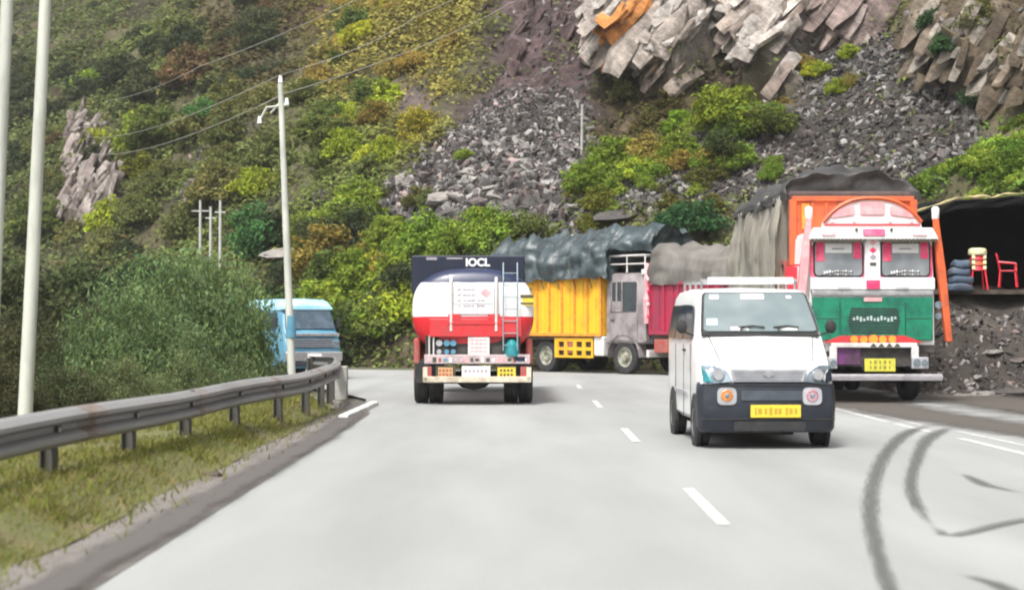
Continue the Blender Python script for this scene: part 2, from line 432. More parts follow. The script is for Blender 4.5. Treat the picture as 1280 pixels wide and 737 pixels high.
rid = ridged(rk * 0.75, 5)
rkj = rk + 0.35 * np.stack([fbm(hp * 0.5, 3), fbm(hp * 0.5 + 20, 3), fbm(hp * 0.5 + 40, 3)], 1)
th = math.radians(38)                                          # bedding dips to the left; blocks broken along it
bd = np.stack([(rkj[:, 0] * math.cos(th) + hp[:, 2] * math.sin(th)), hp[:, 1] * 0.25 + 0.3 * fbm(hp * 0.6 + 60, 2), -hp[:, 0] * math.sin(th) + hp[:, 2] * math.cos(th)], 1)
blk = 0.55 * blocky(bd * [0.38, 0.3, 0.75]) + 0.4 * blocky(bd * [0.8, 0.6, 1.5] + 9) + 0.22 * blocky(bd * [1.7, 1.2, 2.6] + 31)
disp += Z['cliff'] * (1.5 + 0.45 * rid + 0.85 * blk)
disp += Z['under'] * (-1.4)
disp += Z['rcliff'] * (0.9 + 0.6 * ridged(rk * 0.6 + 5, 5) + 0.7 * blk)
disp += Z['outcrop'] * (0.9 + 0.3 * rid + 0.6 * blk)
disp -= Z['chute'] * (1.1 - 0.3 * rid - 0.25 * blk)
disp = disp * (1 - 0.75 * np.maximum(Z['scree'], Z['scree2'])) - 0.35 * Z['scree']
disp *= sstep(0, 2.5, vv.ravel()) * 0.9 + 0.1
fade = np.abs(px[:, 0] - 640) < 1100
hp2 = hp + hn / np.linalg.norm(hn, axis=1)[:, None] * disp[:, None]
hc = np.tile(np.array([0.07, 0.066, 0.036]), (len(hp), 1))
tone = fbm(hp * 0.12 + 77, 4)[:, None]
hc = hc * (1 + 0.5 * tone) + np.clip(fbm(hp * 0.2 + 33, 4), 0, 1)[:, None] * np.array([0.05, 0.035, 0.02])
def paint(mask, c, jitter=0.25, sc=0.8):
    global hc
    j = 1 + jitter * fbm(hp * sc + (sum(c) * 977) % 97, 4)[:, None]
    hc = hc * (1 - mask[:, None]) + np.array(c) * j * mask[:, None]
paint(Z['redtop'] * 0.8, (0.10, 0.055, 0.042))
paint(Z['chute'], (0.085, 0.06, 0.059), 0.45)
paint(Z['purple'], (0.11, 0.085, 0.085))
paint(Z['scree2'], (0.055, 0.046, 0.04), 0.4)
paint(Z['scree'], (0.062, 0.05, 0.046), 0.4)
paint(Z['under'], (0.085, 0.062, 0.034), 0.4)
paint(Z['cliff'], (0.36, 0.31, 0.275), 0.28, 0.5)
paint(Z['cliff'] * sstep(0.1, 0.9, fbm(bd * [0.25, 0.3, 1.1] + 7, 4)) * 0.75, (0.16, 0.125, 0.105), 0.3)
paint(Z['cliff'] * sstep(0.15, 0.8, fbm(bd * [0.6, 0.3, 0.25] + 70, 4)) * 0.6, (0.46, 0.42, 0.38), 0.2)
paint(Z['cliff'] * sstep(980, 1060, px[:, 0]) * 0.6, (0.34, 0.26, 0.235), 0.3)
hc = hc * (1 + 0.16 * (Z['cliff'] + Z['rcliff'] + Z['outcrop'])[:, None] * blk[:, None])
paint(Z['rcliff'] * 0.9, (0.15, 0.115, 0.075), 0.4)
paint(Z['outcrop'], (0.24, 0.2, 0.18), 0.35)
Z['ochre'] = poly_mask(to_px(hp2), [(756, 72), (768, 30), (792, 20), (784, 62), (770, 78)], 5)
paint(Z['ochre'], (0.62, 0.24, 0.07), 0.2)
base_soil = 1 - sstep(0.4, 2.2, vv.ravel())
paint(base_soil * 0.9, (0.075, 0.062, 0.038), 0.3)
idx = (U * NV + V_)
hf = np.stack([idx[:-1, :-1], idx[1:, :-1], idx[1:, 1:], idx[:-1, 1:]], -1).reshape(-1, 4)
hc = np.concatenate([hc, np.clip(Z['cliff'] + Z['rcliff'] * .8 + Z['outcrop'] + .5 * Z['chute'], 0, 1)[:, None]], 1)
hill = link_mesh("hillside", np_mesh("hillside", hp2, hf, M['hill'], hc, smooth=True))
hrock = np.clip(Z['cliff'] + Z['rcliff'] + Z['outcrop'] + Z['chute'], 0, 1)
hill.data.polygons.foreach_set('use_smooth', hrock[hf].mean(1) < 0.4)
tag(hill, kind="structure")
bvh = BVHTree.FromPolygons([tuple(p) for p in hp2], [tuple(map(int, f)) for f in hf])
CAMP = Vector((0, 0, CAMH))
def hit(px_, py_):
    d = Vector(((px_ - CX) / F, 1, (HY - py_) / F)).normalized()
    loc, nrm, i, dist = bvh.ray_cast(CAMP, d, 400)
    return loc, nrm, i

# ---- ground, road and verges
def sheet(name, pts, z, mat, kind="structure"):
    me = bpy.data.meshes.new(name)
    me.from_pydata([(x, y, z) for x, y in pts], [], [list(range(len(pts)))])
    me.materials.append(mat)
    o = link_mesh(name, me)
    if me.polygons[0].normal.z < 0: me.flip_normals()
    return tag(o, kind=kind)

M['earth'] = pm('dry verge earth', (0.09, 0.08, 0.05), (0.07, 0.08, 0.03), rough=0.95, scale=0.6, bump=0.5, bscale=6)
sheet("ground", [(-400, -300), (400, -300), (400, 500), (-400, 500)], -0.06, M['earth'])

def road_material():
    m, nt, b = nodes_of('pale worn road'); L = nt.links.new
    tc = nt.nodes.new("ShaderNodeTexCoord")
    def nz(scale, detail, st=None):
        n = nt.nodes.new("ShaderNodeTexNoise"); n.inputs["Scale"].default_value = scale; n.inputs["Detail"].default_value = detail
        if st:
            mp = nt.nodes.new("ShaderNodeMapping"); mp.inputs["Scale"].default_value = st; L(tc.outputs["Object"], mp.inputs[0]); L(mp.outputs[0], n.inputs["Vector"])
        else: L(tc.outputs["Object"], n.inputs["Vector"])
        return n
    def ramp(n, a, b_, lo, hi):
        r = nt.nodes.new("ShaderNodeMapRange"); r.inputs["From Min"].default_value = a; r.inputs["From Max"].default_value = b_
        r.inputs["To Min"].default_value = lo; r.inputs["To Max"].default_value = hi; L(n.outputs["Fac"], r.inputs["Value"]); return r
    a = ramp(nz(0.25, 4, (1.4, 0.25, 1)), 0.3, 0.7, 0.86, 1.06)
    c = ramp(nz(70, 4), 0.3, 0.7, 0.8, 1.14)
    e = ramp(nz(1.3, 8, (1.0, 0.16, 1)), 0.38, 0.72, 1.04, 0.9)
    m1 = nt.nodes.new("ShaderNodeMath"); m1.operation = 'MULTIPLY'; L(a.outputs[0], m1.inputs[0]); L(c.outputs[0], m1.inputs[1])
    m2 = nt.nodes.new("ShaderNodeMath"); m2.operation = 'MULTIPLY'; L(m1.outputs[0], m2.inputs[0]); L(e.outputs[0], m2.inputs[1])
    sx = nt.nodes.new("ShaderNodeSeparateXYZ"); L(tc.outputs["Object"], sx.inputs[0])
    w1 = nt.nodes.new("ShaderNodeMath"); w1.operation = 'MULTIPLY_ADD'; w1.inputs[1].default_value = 3.4; w1.inputs[2].default_value = 1.2; L(sx.outputs["X"], w1.inputs[0])
    w2 = nt.nodes.new("ShaderNodeMath"); w2.operation = 'COSINE'; L(w1.outputs[0], w2.inputs[0])
    w3 = nt.nodes.new("ShaderNodeMath"); w3.operation = 'MULTIPLY_ADD'; w3.inputs[1].default_value = 0.028; w3.inputs[2].default_value = 0.985; L(w2.outputs[0], w3.inputs[0])
    m3 = nt.nodes.new("ShaderNodeMath"); m3.operation = 'MULTIPLY'; L(m2.outputs[0], m3.inputs[0]); L(w3.outputs[0], m3.inputs[1])
    vm = nt.nodes.new("ShaderNodeVectorMath"); vm.operation = 'SCALE'; vm.inputs[0].default_value = (0.305, 0.31, 0.3); L(m3.outputs[0], vm.inputs["Scale"])
    L(vm.outputs[0], b.inputs["Base Color"]); b.inputs["Roughness"].default_value = 0.85; b.inputs["Specular IOR Level"].default_value = 0.25
    bp = nt.nodes.new("ShaderNodeBump"); bp.inputs["Strength"].default_value = 0.25; bp.inputs["Distance"].default_value = 0.01
    L(nz(90, 3).outputs["Fac"], bp.inputs["Height"]); L(bp.outputs[0], b.inputs["Normal"])
    return m
M['road'] = road_material()
ROAD = [(-2.42, -60), (-2.42, 26), (-2.5, 30), (-2.9, 35), (-4.2, 40), (-8, 44.5), (-15, 49), (-40, 66), (-70, 92), (-62, 101), (-33, 74), (-12, 60), (-3, 56.5), (2, 54.5), (6.5, 51.5), (8.6, 47), (9.2, 42), (9.0, 37), (8.6, 33), (8.4, 25), (8.2, 10), (8.2, -60)]
sheet("road", ROAD, 0.0, M['road'])

def decal_mat(name, c, density=0.9, nscale=2.5, rough=0.9, thr=0.35, streak=False):
    m, nt, b = nodes_of(name); L = nt.links.new
    at_ = nt.nodes.new("ShaderNodeVertexColor"); at_.layer_name = "Col"
    tc = nt.nodes.new("ShaderNodeTexCoord")
    nz = nt.nodes.new("ShaderNodeTexNoise"); nz.inputs["Scale"].default_value = nscale; nz.inputs["Detail"].default_value = 8; nz.inputs["Roughness"].default_value = 0.65
    sep = nt.nodes.new("ShaderNodeSeparateColor"); L(at_.outputs["Color"], sep.inputs[0])
    if streak:
        cb = nt.nodes.new("ShaderNodeCombineXYZ"); L(sep.outputs[1], cb.inputs[0]); L(sep.outputs[2], cb.inputs[1])
        sm = nt.nodes.new("ShaderNodeVectorMath"); sm.operation = 'MULTIPLY'; sm.inputs[1].default_value = (3.2, 0.55, 1); L(cb.outputs[0], sm.inputs[0]); L(sm.outputs[0], nz.inputs["Vector"])
    else: L(tc.outputs["Object"], nz.inputs["Vector"])
    ad = nt.nodes.new("ShaderNodeMath"); ad.operation = 'MULTIPLY_ADD'; ad.inputs[1].default_value = 0.9; L(nz.outputs["Fac"], ad.inputs[0])
    mm = nt.nodes.new("ShaderNodeMath"); mm.operation = 'SUBTRACT'; mm.inputs[1].default_value = 0.62; L(sep.outputs[0], mm.inputs[0]); L(mm.outputs[0], ad.inputs[2])
    rp = nt.nodes.new("ShaderNodeMapRange"); rp.interpolation_type = 'SMOOTHSTEP'; rp.inputs["From Min"].default_value = thr - 0.3; rp.inputs["From Max"].default_value = thr + 0.4
    rp.inputs["To Max"].default_value = density
    L(ad.outputs[0], rp.inputs["Value"]); L(rp.outputs[0], b.inputs["Alpha"])
    b.inputs["Base Color"].default_value = (*c, 1); b.inputs["Roughness"].default_value = rough
    return m
M['tyremud'] = decal_mat('dark wet tyre mud', (0.095, 0.095, 0.085), 0.66, 3.0, streak=True)
M['dirtmud'] = decal_mat('brown grey shoulder mud', (0.085, 0.073, 0.062), 0.95, 1.3, thr=0.22)
M['gutter'] = decal_mat('dark grit along the road edge', (0.10, 0.09, 0.083), 0.92, 1.5, thr=0.25)

def ribbon(name, pts, widths, z, mat, kind="structure", step=0.3):
    P = catmull(pts, step); n = len(P)
    W = np.interp(np.linspace(0, 1, n), np.linspace(0, 1, len(widths)), widths)
    T = np.gradient(P, axis=0); T /= np.linalg.norm(T, axis=1)[:, None]; N = np.stack([-T[:, 1], T[:, 0]], 1)
    cols = [-1, -0.5, 0, 0.5, 1]; V = []; C = []
    endf = np.minimum(1, np.minimum(np.arange(n), np.arange(n)[::-1]) / max(1.5, min(7, n / 5)))
    for i in range(n):
        for c in cols:
            V.append((P[i, 0] + N[i, 0] * W[i] * c, P[i, 1] + N[i, 1] * W[i] * c, z)); e = (1 - abs(c)) * endf[i]; C.append((e, c * W[i] * 4, i * step))
    Fc = [(i * 5 + k, (i + 1) * 5 + k, (i + 1) * 5 + k + 1, i * 5 + k + 1) for i in range(n - 1) for k in range(4)]
    o = link_mesh(name, np_mesh(name, V, Fc, mat, np.array(C)))
    o.data.update()
    if o.data.polygons[0].normal.z < 0: o.data.flip_normals()
    return tag(o, kind=kind)
def gp(px_, py_):
    d = CAMH * F / (py_ - HY); return ((px_ - CX) / F * d, d)
# tyre tracks that swing out of the muddy shoulder
ribbon("tyre_track", [gp(1175, 528), gp(1135, 540), gp(1108, 565), gp(1092, 600), gp(1087, 640), gp(1096, 690), gp(1115, 745), gp(1160, 830)], [0.24, 0.2, 0.16, 0.14, 0.13, 0.1, 0.08], 0.008, M['tyremud'])
ribbon("tyre_track", [gp(1195, 530), gp(1160, 548), gp(1143, 580), gp(1138, 610), gp(1150, 640), gp(1170, 660), gp(1190, 669)], [0.26, 0.22, 0.15, 0.12, 0.11, 0.1], 0.012, M['tyremud'])
ribbon("tyre_track", [gp(1158, 652), gp(1180, 668), gp(1205, 667), gp(1240, 658), gp(1280, 650), gp(1340, 644)], [0.1, 0.12, 0.12, 0.13, 0.13], 0.016, M['tyremud'])
ribbon("tyre_track", [gp(1190, 715), gp(1240, 728), gp(1300, 760)], [0.1, 0.12, 0.12], 0.008, M['tyremud'])
ribbon("tyre_track", [gp(1200, 590), gp(1235, 607), gp(1290, 618)], [0.1, 0.13, 0.1], 0.008, M['tyremud'])
ribbon("mud", [(8.0, 14), (7.6, 20), (7.2, 25), (6.7, 29), (6.6, 34), (7.4, 40)], [1.2, 1.1, 1.1, 1.3, 1.6, 1.6], 0.006, M['dirtmud'])
ribbon("mud", [(9.6, 24), (9.3, 30), (9.2, 36), (9.6, 42)], [1.7, 1.8, 2.0, 1.8], 0.016, M['dirtmud'])
ribbon("gutter", [(-2.56, -5), (-2.56, 8), (-2.54, 14), (-2.5, 20), (-2.52, 26), (-2.72, 31), (-3.1, 35)], [0.3, 0.3, 0.26, 0.3, 0.3, 0.32, .3], 0.034, M['gutter'])
# painted lines
def line(name, x, d0, d1, w=0.12, x1=None):
    x1 = x if x1 is None else x1
    return sheet(name, [(x - w / 2, d0), (x + w / 2, d0), (x1 + w / 2, d1), (x1 - w / 2, d1)], 0.004, M['linepaint'])
for d0, d1 in [(-5.0, -2.0), (4.1, 7.1), (13.15, 16.05), (22.3, 25.2), (31.4, 34.3), (40.5, 43.0)]:
    line("lane_dash", 1.58, d0, d1, 0.105, 1.60)
for d0, d1, x0, x1 in [(5, 17.5, 5.95, 5.9), (18.4, 23.0, 5.92, 5.85), (24.2, 26.4, 5.8, 5.75), (26.8, 33, 5.72, 5.7)]:
    line("edge_line", x0, d0, d1, 0.12, x1)
for d0, d1, x0, x1 in [(20.5, 24.5, 6.35, 6.2), (26, 32, 6.05, 5.98)]:
    line("edge_line", x0, d0, d1, 0.08, x1)

# gravel strip and grass verge (slightly raised, uneven)
def strip(name, xa, xb, y0, y1, zf, mat, nx=10, ny=90, rag=0.12):
    V = []; 
    for j in range(ny + 1):
        y = y0 + (y1 - y0) * j / ny
        a = xa(y); b = xb(y)
        for i in range(nx + 1):
            t = i / nx; x = a + (b - a) * t
            V.append((x + (rag * math.sin(y * 1.7 + 2 * math.sin(y * 0.6)) * 0.5 if 0 < t < 1 else 0), y, zf(t, x, y)))
    Fc = [(j * (nx + 1) + i, j * (nx + 1) + i + 1, (j + 1) * (nx + 1) + i + 1, (j + 1) * (nx + 1) + i) for j in range(ny) for i in range(nx)]
    return tag(link_mesh(name, np_mesh(name, V, Fc, mat, smooth=True)), kind="structure")
M['gravel'] = pm('grey brown verge gravel', (0.20, 0.18, 0.165), (0.13, 0.115, 0.1), rough=0.95, scale=3, bump=0.6, bscale=40, stretch=(1.2, 0.22, 1))
M['verge'] = pm('yellow green turf', (0.115, 0.12, 0.04), (0.15, 0.12, 0.06), rough=0.95, scale=0.7, bump=0.5, bscale=25)
def verge_z(d): return 0.045 + 0.21 * float(sstep(0.05, 0.6, np.float64(d))) - 0.12 * float(sstep(2.5, 6, np.float64(d)))
bendx = lambda y: -max(0, y - 29) ** 1.6 * 0.07
strip("gravel_verge", lambda y: -3.15 + bendx(y), lambda y: -2.36 + bendx(y), -10, 38, lambda t, x, y: 0.006 + 0.05 * (1 - t) * (1 - t) + 0.01 * (1 - t) * mnoise.noise((x * 3, y * 3, 0)), M['gravel'], rag=0.0)
strip("grass_verge", lambda y: -9.0 + bendx(y), lambda y: -2.98 + bendx(y) + .05 * math.sin(y * 1.1 + math.sin(y * 2.3)), -10, 40, lambda t, x, y: verge_z((1 - t) * 6.02) + 0.03 * min(1, (1 - t) * 6) * mnoise.noise((x * 1.2, y * 0.8, 3)), M['verge'], nx=40)

# ---- rubble bank under the roadside shack
def bank_h(x, d):
    e = 36.2 + 0.5 * math.sin(x * 1.3) + max(0, 9.6 - x) * 1.6
    t = min(1, max(0, (d - e) / 3.6))
    z = 2.35 * (t * t * (3 - 2 * t))
    z *= min(1, max(0, (x - 8.3) / 1.3))
    return z + 0.22 * mnoise.noise((x * 1.1, d * 1.1, 5)) * min(1, z * 2) - 0.05
nx, ny = 60, 66
bx = np.linspace(8.2, 20, nx); by = np.linspace(35, 47, ny)
BV = [(x, y, bank_h(x, y)) for x in bx for y in by]
BF = [(i * ny + j, (i + 1) * ny + j, (i + 1) * ny + j + 1, i * ny + j + 1) for i in range(nx - 1) for j in range(ny - 1)]
BVn = np.array(BV); bc = np.concatenate([np.array([0.08, 0.069, 0.06]) * (1 + 0.35 * fbm(BVn * 0.9, 4)[:, None]), np.zeros((len(BVn), 1))], 1)
tag(link_mesh("rubble_bank", np_mesh("rubble_bank", BV, BF, M['hill'], bc, smooth=True)), kind="structure")

M['amberlens'] = pm('amber lamp lens', (0.6, 0.25, 0.06), (0.4, 0.14, 0.05), rough=0.15, scale=12)
M['roselens'] = pm('rose lamp lens', (0.42, 0.25, 0.28), (0.3, 0.12, 0.16), rough=0.15, scale=8)
M['cream2'] = pm('cream white frame paint', (0.6, 0.55, 0.42), (0.4, 0.33, 0.25), rough=0.5, scale=5)
# ================================================================== VEHICLES (local axes: front towards -Y, width along X, origin on the ground)
def wheel(parent, x, y, r, w, rimmat=None, hub=0.0, dual=False):
    """one wheel: tyre mesh with its rim as a sub-part; outer face on the far side from the centre line"""
    s = 1 if x > 0 else -1
    m = MB()
    h = w / 2
    m.lathe_x([(-h * .8, r * .55), (-h, r * .72), (-h * .95, r * .93), (-h * .6, r), (-h * .2, r), (-h * .18, r * .975), (h * .18, r * .975), (h * .2, r), (h * .6, r), (h * .95, r * .93), (h, r * .72), (h * .8, r * .55)], (x, y, r), 32)
    t = m.build('wheel', M['black'], parent, smooth=True)
    q = MB()
    q.lathe_x([(s * h * .82, r * .6), (s * h * .9, r * .57), (s * h * .5, r * .5), (s * h * .35, r * .3), (s * h * .7, r * .26), (s * h * .75 + s * hub, r * .2), (s * h * .78 + s * hub, 0.001)], (x, y, r), 24)
    q.build('rim', rimmat or M['silver'], t, smooth=True)
    for k in range(6):
        a = k * math.pi / 3
        q2 = (y + r * .4 * math.cos(a), r + r * .4 * math.sin(a))
    return t

def side_pts(x0, x1, y0, y1, z0, z1):
    """four corners of a window on the -X side; x0 at z0, x1 at z1; normal towards -X"""
    return [(x0, y0, z0), (x1, y0, z1), (x1, y1, z1), (x0, y1, z0)]
def front_pts(xa, xb, y0, z0, y1, z1):
    """four corners on the front: bottom edge at (y0,z0), top at (y1,z1); normal towards -Y"""
    return [(xa, y0, z0), (xb, y0, z0), (xb, y1, z1), (xa, y1, z1)]

# ---------------------------------------------------------------- white van
van = thing('van', 'white passenger van with dark bumper driving towards us in the right lane', 'van', (3.06, 21.05, 0.0), R(1.2))
def van_ring(y, zb, zt, wb, wm, wt, zm):
    zm = min(zm, zt - 0.16)
    half = [(wb - 0.07, zb), (wb, zb + 0.07), (wm, (zb + zm) / 2), (wm, zm), ((wm * 0.35 + wt * 0.65), zm + (zt - zm) * 0.6), (wt, zt - 0.07), (wt - 0.03, zt - 0.025), (wt - 0.11, zt)]
    pts = [(x, y, z) for x, z in half] + [(0, y, zt + 0.02)] + [(-x, y, z) for x, z in reversed(half)]
    return pts
secs = [(0.03, .34, .93, .72, .74, .66, 1.2), (0.06, .30, .99, .76, .775, .70, 1.2), (.14, .28, 1.06, .78, .795, .72, 1.2), (.32, .28, 1.19, .79, .80, .73, 1.2), (.54, .28, 1.325, .79, .80, .735, 1.22),
        (.62, .28, 1.40, .79, .80, .735, 1.25), (.85, .28, 1.64, .79, .80, .715, 1.26), (1.06, .28, 1.845, .79, .80, .70, 1.26), (1.16, .28, 1.90, .79, .80, .70, 1.26), (1.4, .28, 1.93, .79, .80, .70, 1.26),
        (2.4, .28, 1.955, .79, .80, .70, 1.26), (3.3, .28, 1.94, .79, .80, .70, 1.26), (3.62, .3, 1.90, .78, .79, .69, 1.26), (3.7, .34, 1.80, .74, .76, .66, 1.26)]
body = MB().loft([van_ring(*s) for s in secs]).build('body', M['white'], van, smooth=True)
# seams on the bonnet and the door gaps
m = MB()
for s in (-1, 1):
    m.tube([(s * .56, .115, 1.045), (s * .60, .33, 1.20), (s * .635, .53, 1.325)], 0.008, 5)
m.build('bonnet_seam', M['ink'], van)
# windscreen in its rubber surround
MB().panel([(-.735, .575, 1.355), (.735, .575, 1.355), (.655, 1.105, 1.875), (-.655, 1.105, 1.875)], .07, .022).build('windscreen_seal', M['black'], van)
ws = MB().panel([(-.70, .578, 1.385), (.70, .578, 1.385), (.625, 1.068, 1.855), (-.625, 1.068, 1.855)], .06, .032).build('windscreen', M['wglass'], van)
nrmw = Vector((0, -.70, .71)).normalized() * 0.034
def on_screen(u, v):   # u across -1..1, v up 0..1
    a = Vector((0, .578, 1.385)); b = Vector((0, 1.068, 1.855)); w = .70 + (.625 - .70) * v
    p = a + (b - a) * v; return Vector((u * w, p.y, p.z)) + nrmw
def sticker(u0, u1, v0, v1, mat, name='sticker'):
    MB().panel([on_screen(u0, v0), on_screen(u1, v0), on_screen(u1, v1), on_screen(u0, v1)], .012, .003).build(name, mat, ws)
M['paper'] = pm('white paper', (0.75, 0.74, 0.72), rough=0.7)
M['papery'] = pm('pinkish paper', (0.7, 0.62, 0.6), rough=0.7)
sticker(-.90, -.72, .84, .95, M['paper']); sticker(-.28, .18, .84, .97, M['papery']); sticker(.62, .72, .86, .93, M['paper'])
sticker(-.52, -.2, .02, .10, M['paper']); sticker(.34, .66, .02, .085, M['paper'])
sticker(-.95, -.75, .14, .32, pm('pale round sticker', (0.4, 0.5, 0.5)))
for xa, xb, za in ((-.36, .08, 0), (.3, .68, 0)):
    w_ = MB()
    p0 = on_screen(xa, .015); p1 = on_screen((xa + xb) / 2, .10); p2 = on_screen(xb, .07); n = nrmw * 0.5
    w_.tube([p0 + n, (p0 + p1) / 2 + n * 1.4, p1 + n], .009, 6)
    w_.tube([p1 + n - Vector((.17, 0, .015)), p1 + n * 1.2, p2 + n], .012, 6)
    w_.build('wiper', M['black'], van)
MB().box((0, .555, 1.355), (1.46, .05, .03)).build('cowl', M['black'], van, bevel=.01)
# side glass on both sides
for s in (-1, 1):
    for y0, y1 in ((1.0, 1.72), (1.8, 2.62), (2.7, 3.45)):
        p = side_pts(-.806, -.735, y0 + (.22 if y0 == 1.0 else 0) * 0, y1, 1.30, 1.74)
        if y0 == 1.0: p = [(-.806, .86, 1.30), (-.74, 1.16, 1.72), (-.738, y1, 1.74), (-.806, y1, 1.30)]
        if s > 0: p = [(-x, y, z) for x, y, z in reversed(p)]
        MB().panel(p, .04, .012).build('side_window', M['glass'], van)
    d = MB()
    for y in (1.02, 1.76, 2.66):
        d.box((s * .803, y, .78), (.008, .012, .92))
    d.build('door_gap', M['ink'], van)
    MB().box((s * .812, 1.62, 1.16), (.03, .16, .03)).build('door_handle', M['black'], van, bevel=.008)
    MB().box((s * .806, 2.0, .62), (.02, 1.3, .05)).build('side_moulding', M['silver'], van, bevel=.006)
    mi = MB(); mi.loft([[(s * .93 + a_ * w_, .86 + o_, 1.46 + c_ * w_ * 1.25) for a_, c_ in [(math.cos(t), math.sin(t)) for t in [2 * math.pi * q_ / 12 for q_ in range(12)]]] for o_, w_ in ((-.05, .04), (-.03, .065), (.02, .07), (.04, .06))]); mi.tube([(s * .78, .92, 1.35), (s * .86, .88, 1.38), (s * .93, .87, 1.40)], .014, 6)
    mi.build('mirror', M['black'], van, bevel=.012)
    # wheel arches
    for yc in (.62, 2.98):
        MB().cyl((s * .765, yc, .30), (s * .812, yc, .30), .345, n=24).build('wheel_arch', M['black'], van)
for x in (-.73, .73):
    for y in (.62, 2.98):
        wheel(van, x, y, .29, .19, M['chrome'])
MB().box((0, 2.0, .24), (1.2, 3.2, .12)).build('underbody', M['chassis'], van)
# bumper, grille, lamps, plate
def bump_ring(z, y, w):
    return [(-w, y + .38, z), (-w - .005, y + .16, z), (-w + .05, y + .05, z), (-w + .22, y, z), (0, y - .015, z), (w - .22, y, z), (w - .05, y + .05, z), (w + .005, y + .16, z), (w, y + .38, z)]
b = MB(); b.loft([bump_ring(.2, .0, .79), bump_ring(.25, -.03, .815), bump_ring(.5, -.045, .825), bump_ring(.62, -.045, .825), bump_ring(.76, -.03, .815), bump_ring(.8, .03, .79)])
b.build('bumper', M['navy'], van, smooth=True)
q = MB(); q.tube([(-.79, .03, .775), (-.6, -.035, .765), (0, -.052, .765), (.6, -.035, .765), (.79, .03, .775)], .009, 5); q.build('bumper_seam', M['black'], van)
q = MB(); q.tube([(-.80, .0, .36), (-.6, -.045, .36), (0, -.062, .36), (.6, -.045, .36), (.80, .0, .36)], .008, 5); q.build('bumper_seam', M['black'], van)
MB().panel(front_pts(-.42, .44, -.052, .225, -.058, .335), .03, .014).build('lower_intake', M['black'], van)
M['airdam'] = pm('grey air intake', (0.06, 0.075, 0.095), (0.04, 0.05, 0.06), rough=.5)
MB().panel(front_pts(-.33, .40, -.052, .585, -.05, .70), .02, .02).build('air_intake', M['airdam'], van)
for x, em in ((-.50, 'amber'), (.52, 'lens')):
    fl = MB().panel(front_pts(x - .115, x + .115, -.045, .53, -.035, .735), .07, .02).build('fog_lamp', M['chrome'] if em == 'amber' else M['silver'], van)
    q = MB(); q.cyl((x, -.06, .64), (x, -.078, .64), .075, .066, 18); q.build('lens', M['amberlens'] if em == 'amber' else M['roselens'], fl)
    q = MB(); q.cyl((x, -.078, .64), (x, -.086, .64), .03, .02, 12); q.build('bulb', M['lens'], fl)
pl = MB(); pl.box((.08, -.07, .455), (.60, .02, .15)); plate = pl.build('number_plate', M['plate'], van, bevel=.006)
q = MB()
for k, (dx, w) in enumerate([(-.24, .02), (-.19, .045), (-.12, .03), (-.06, .04), (.0, .035), (.05, .04), (.13, .03), (.18, .045), (.24, .03)]):
    q.box((.08 + dx, -.081, .455), (w, .003, .07 if k % 3 else .09))
q.build('plate_lettering', pm('faded plate lettering', (0.45, 0.28, 0.03)), plate)
gr = MB(); gr.prism([(-.40, -.0, .80), (.42, -.0, .80), (.47, -.0, .96), (-.46, -.0, .96)], (0, -.03, 0)); gr = gr.build('grille', M['silver'], van, bevel=.008)
q = MB()
for k in range(4):
    q.box((0, -.034, .83 + k * .032), (.78 + k * .02, .012, .010))
q.build('grille_slat', pm('grey grille slats', (.22, .23, .25)), gr)
q = MB(); q.panel([(-.075, -.04, .895), (0, -.04, .85), (.075, -.04, .895), (0, -.04, .94)], .012, .012); q.build('emblem', M['chrome'], gr)
for s in (-1, 1):
    pts = [(s * .43, -.012, .80), (s * .70, .02, .775), (s * .775, .10, .80), (s * .785, .17, 1.0), (s * .62, .06, 1.0), (s * .49, .0, .93)]
    if s > 0: pts = pts[::-1]
    hl = MB().prism(pts, (0, -.035, 0)).build('headlight', M['lens'], van, bevel=.012)
    q = MB(); q.cyl((s * .60, -.02, .885), (s * .60, -.055, .885), .075, .06, 18); q.build('reflector', M['chrome'], hl)
    q = MB(); tri = [(s * .68, -.02, .80), (s * .775, .06, .81), (s * .775, .12, .985), (s * .70, .05, .90)]
    q.prism(tri if s < 0 else tri[::-1], (0, -.03, 0)); q.build('indicator_lens', M['teal'] if s < 0 else M['navy'], hl)  # left corner is teal: a reflection painted into the headlight
# roof rack
rk_ = MB()
for x in (-.6, .6): rk_.tube([(x, 1.45, 2.05), (x, 3.35, 2.06)], .02, 8)
for y in (1.5, 2.1, 2.7, 3.3):
    rk_.box((0, y, 2.05), (1.24, .05, .03))
    for x in (-.6, .6): rk_.cyl((x, y, 1.90), (x, y, 2.05), .018, n=8)
rk = rk_.build('roof_rack', M['chrome'], van)
MB().box((.02, 1.44, 2.045), (1.1, .03, .085)).build('rack_board', M['white'], rk, bevel=.01)

# ---------------------------------------------------------------- building blocks for the lorries
def chassis(parent, L, hw=.42, z=.86, y0=.2):
    c = MB()
    for s in (-1, 1): c.box((s * hw, y0 + (L - y0) / 2, z), (.09, L - y0, .24))
    y = y0 + .5
    while y < L: c.box((0, y, z), (2 * hw, .08, .16)); y += 1.1
    c.build('chassis', M['chassis'], parent)
def axles(parent, yf, yr, r=.5, rim='silver', tw=1.0):
    a = MB(); a.cyl((-tw, yf, r), (tw, yf, r), .07); a.cyl((-tw * .9, yr, r), (tw * .9, yr, r), .1)
    a.cyl((0, yr - .24, r), (0, yr + .24, r), .24, n=16); a.build('axle', M['chassis'], parent)
    for s in (-1, 1):
        wheel(parent, s * tw, yf, r, .28, M[rim], hub=.05)
        wheel(parent, s * (tw + .02), yr, r, .27, M[rim], hub=-.08)
        wheel(parent, s * (tw - .32), yr, r, .27, M[rim])
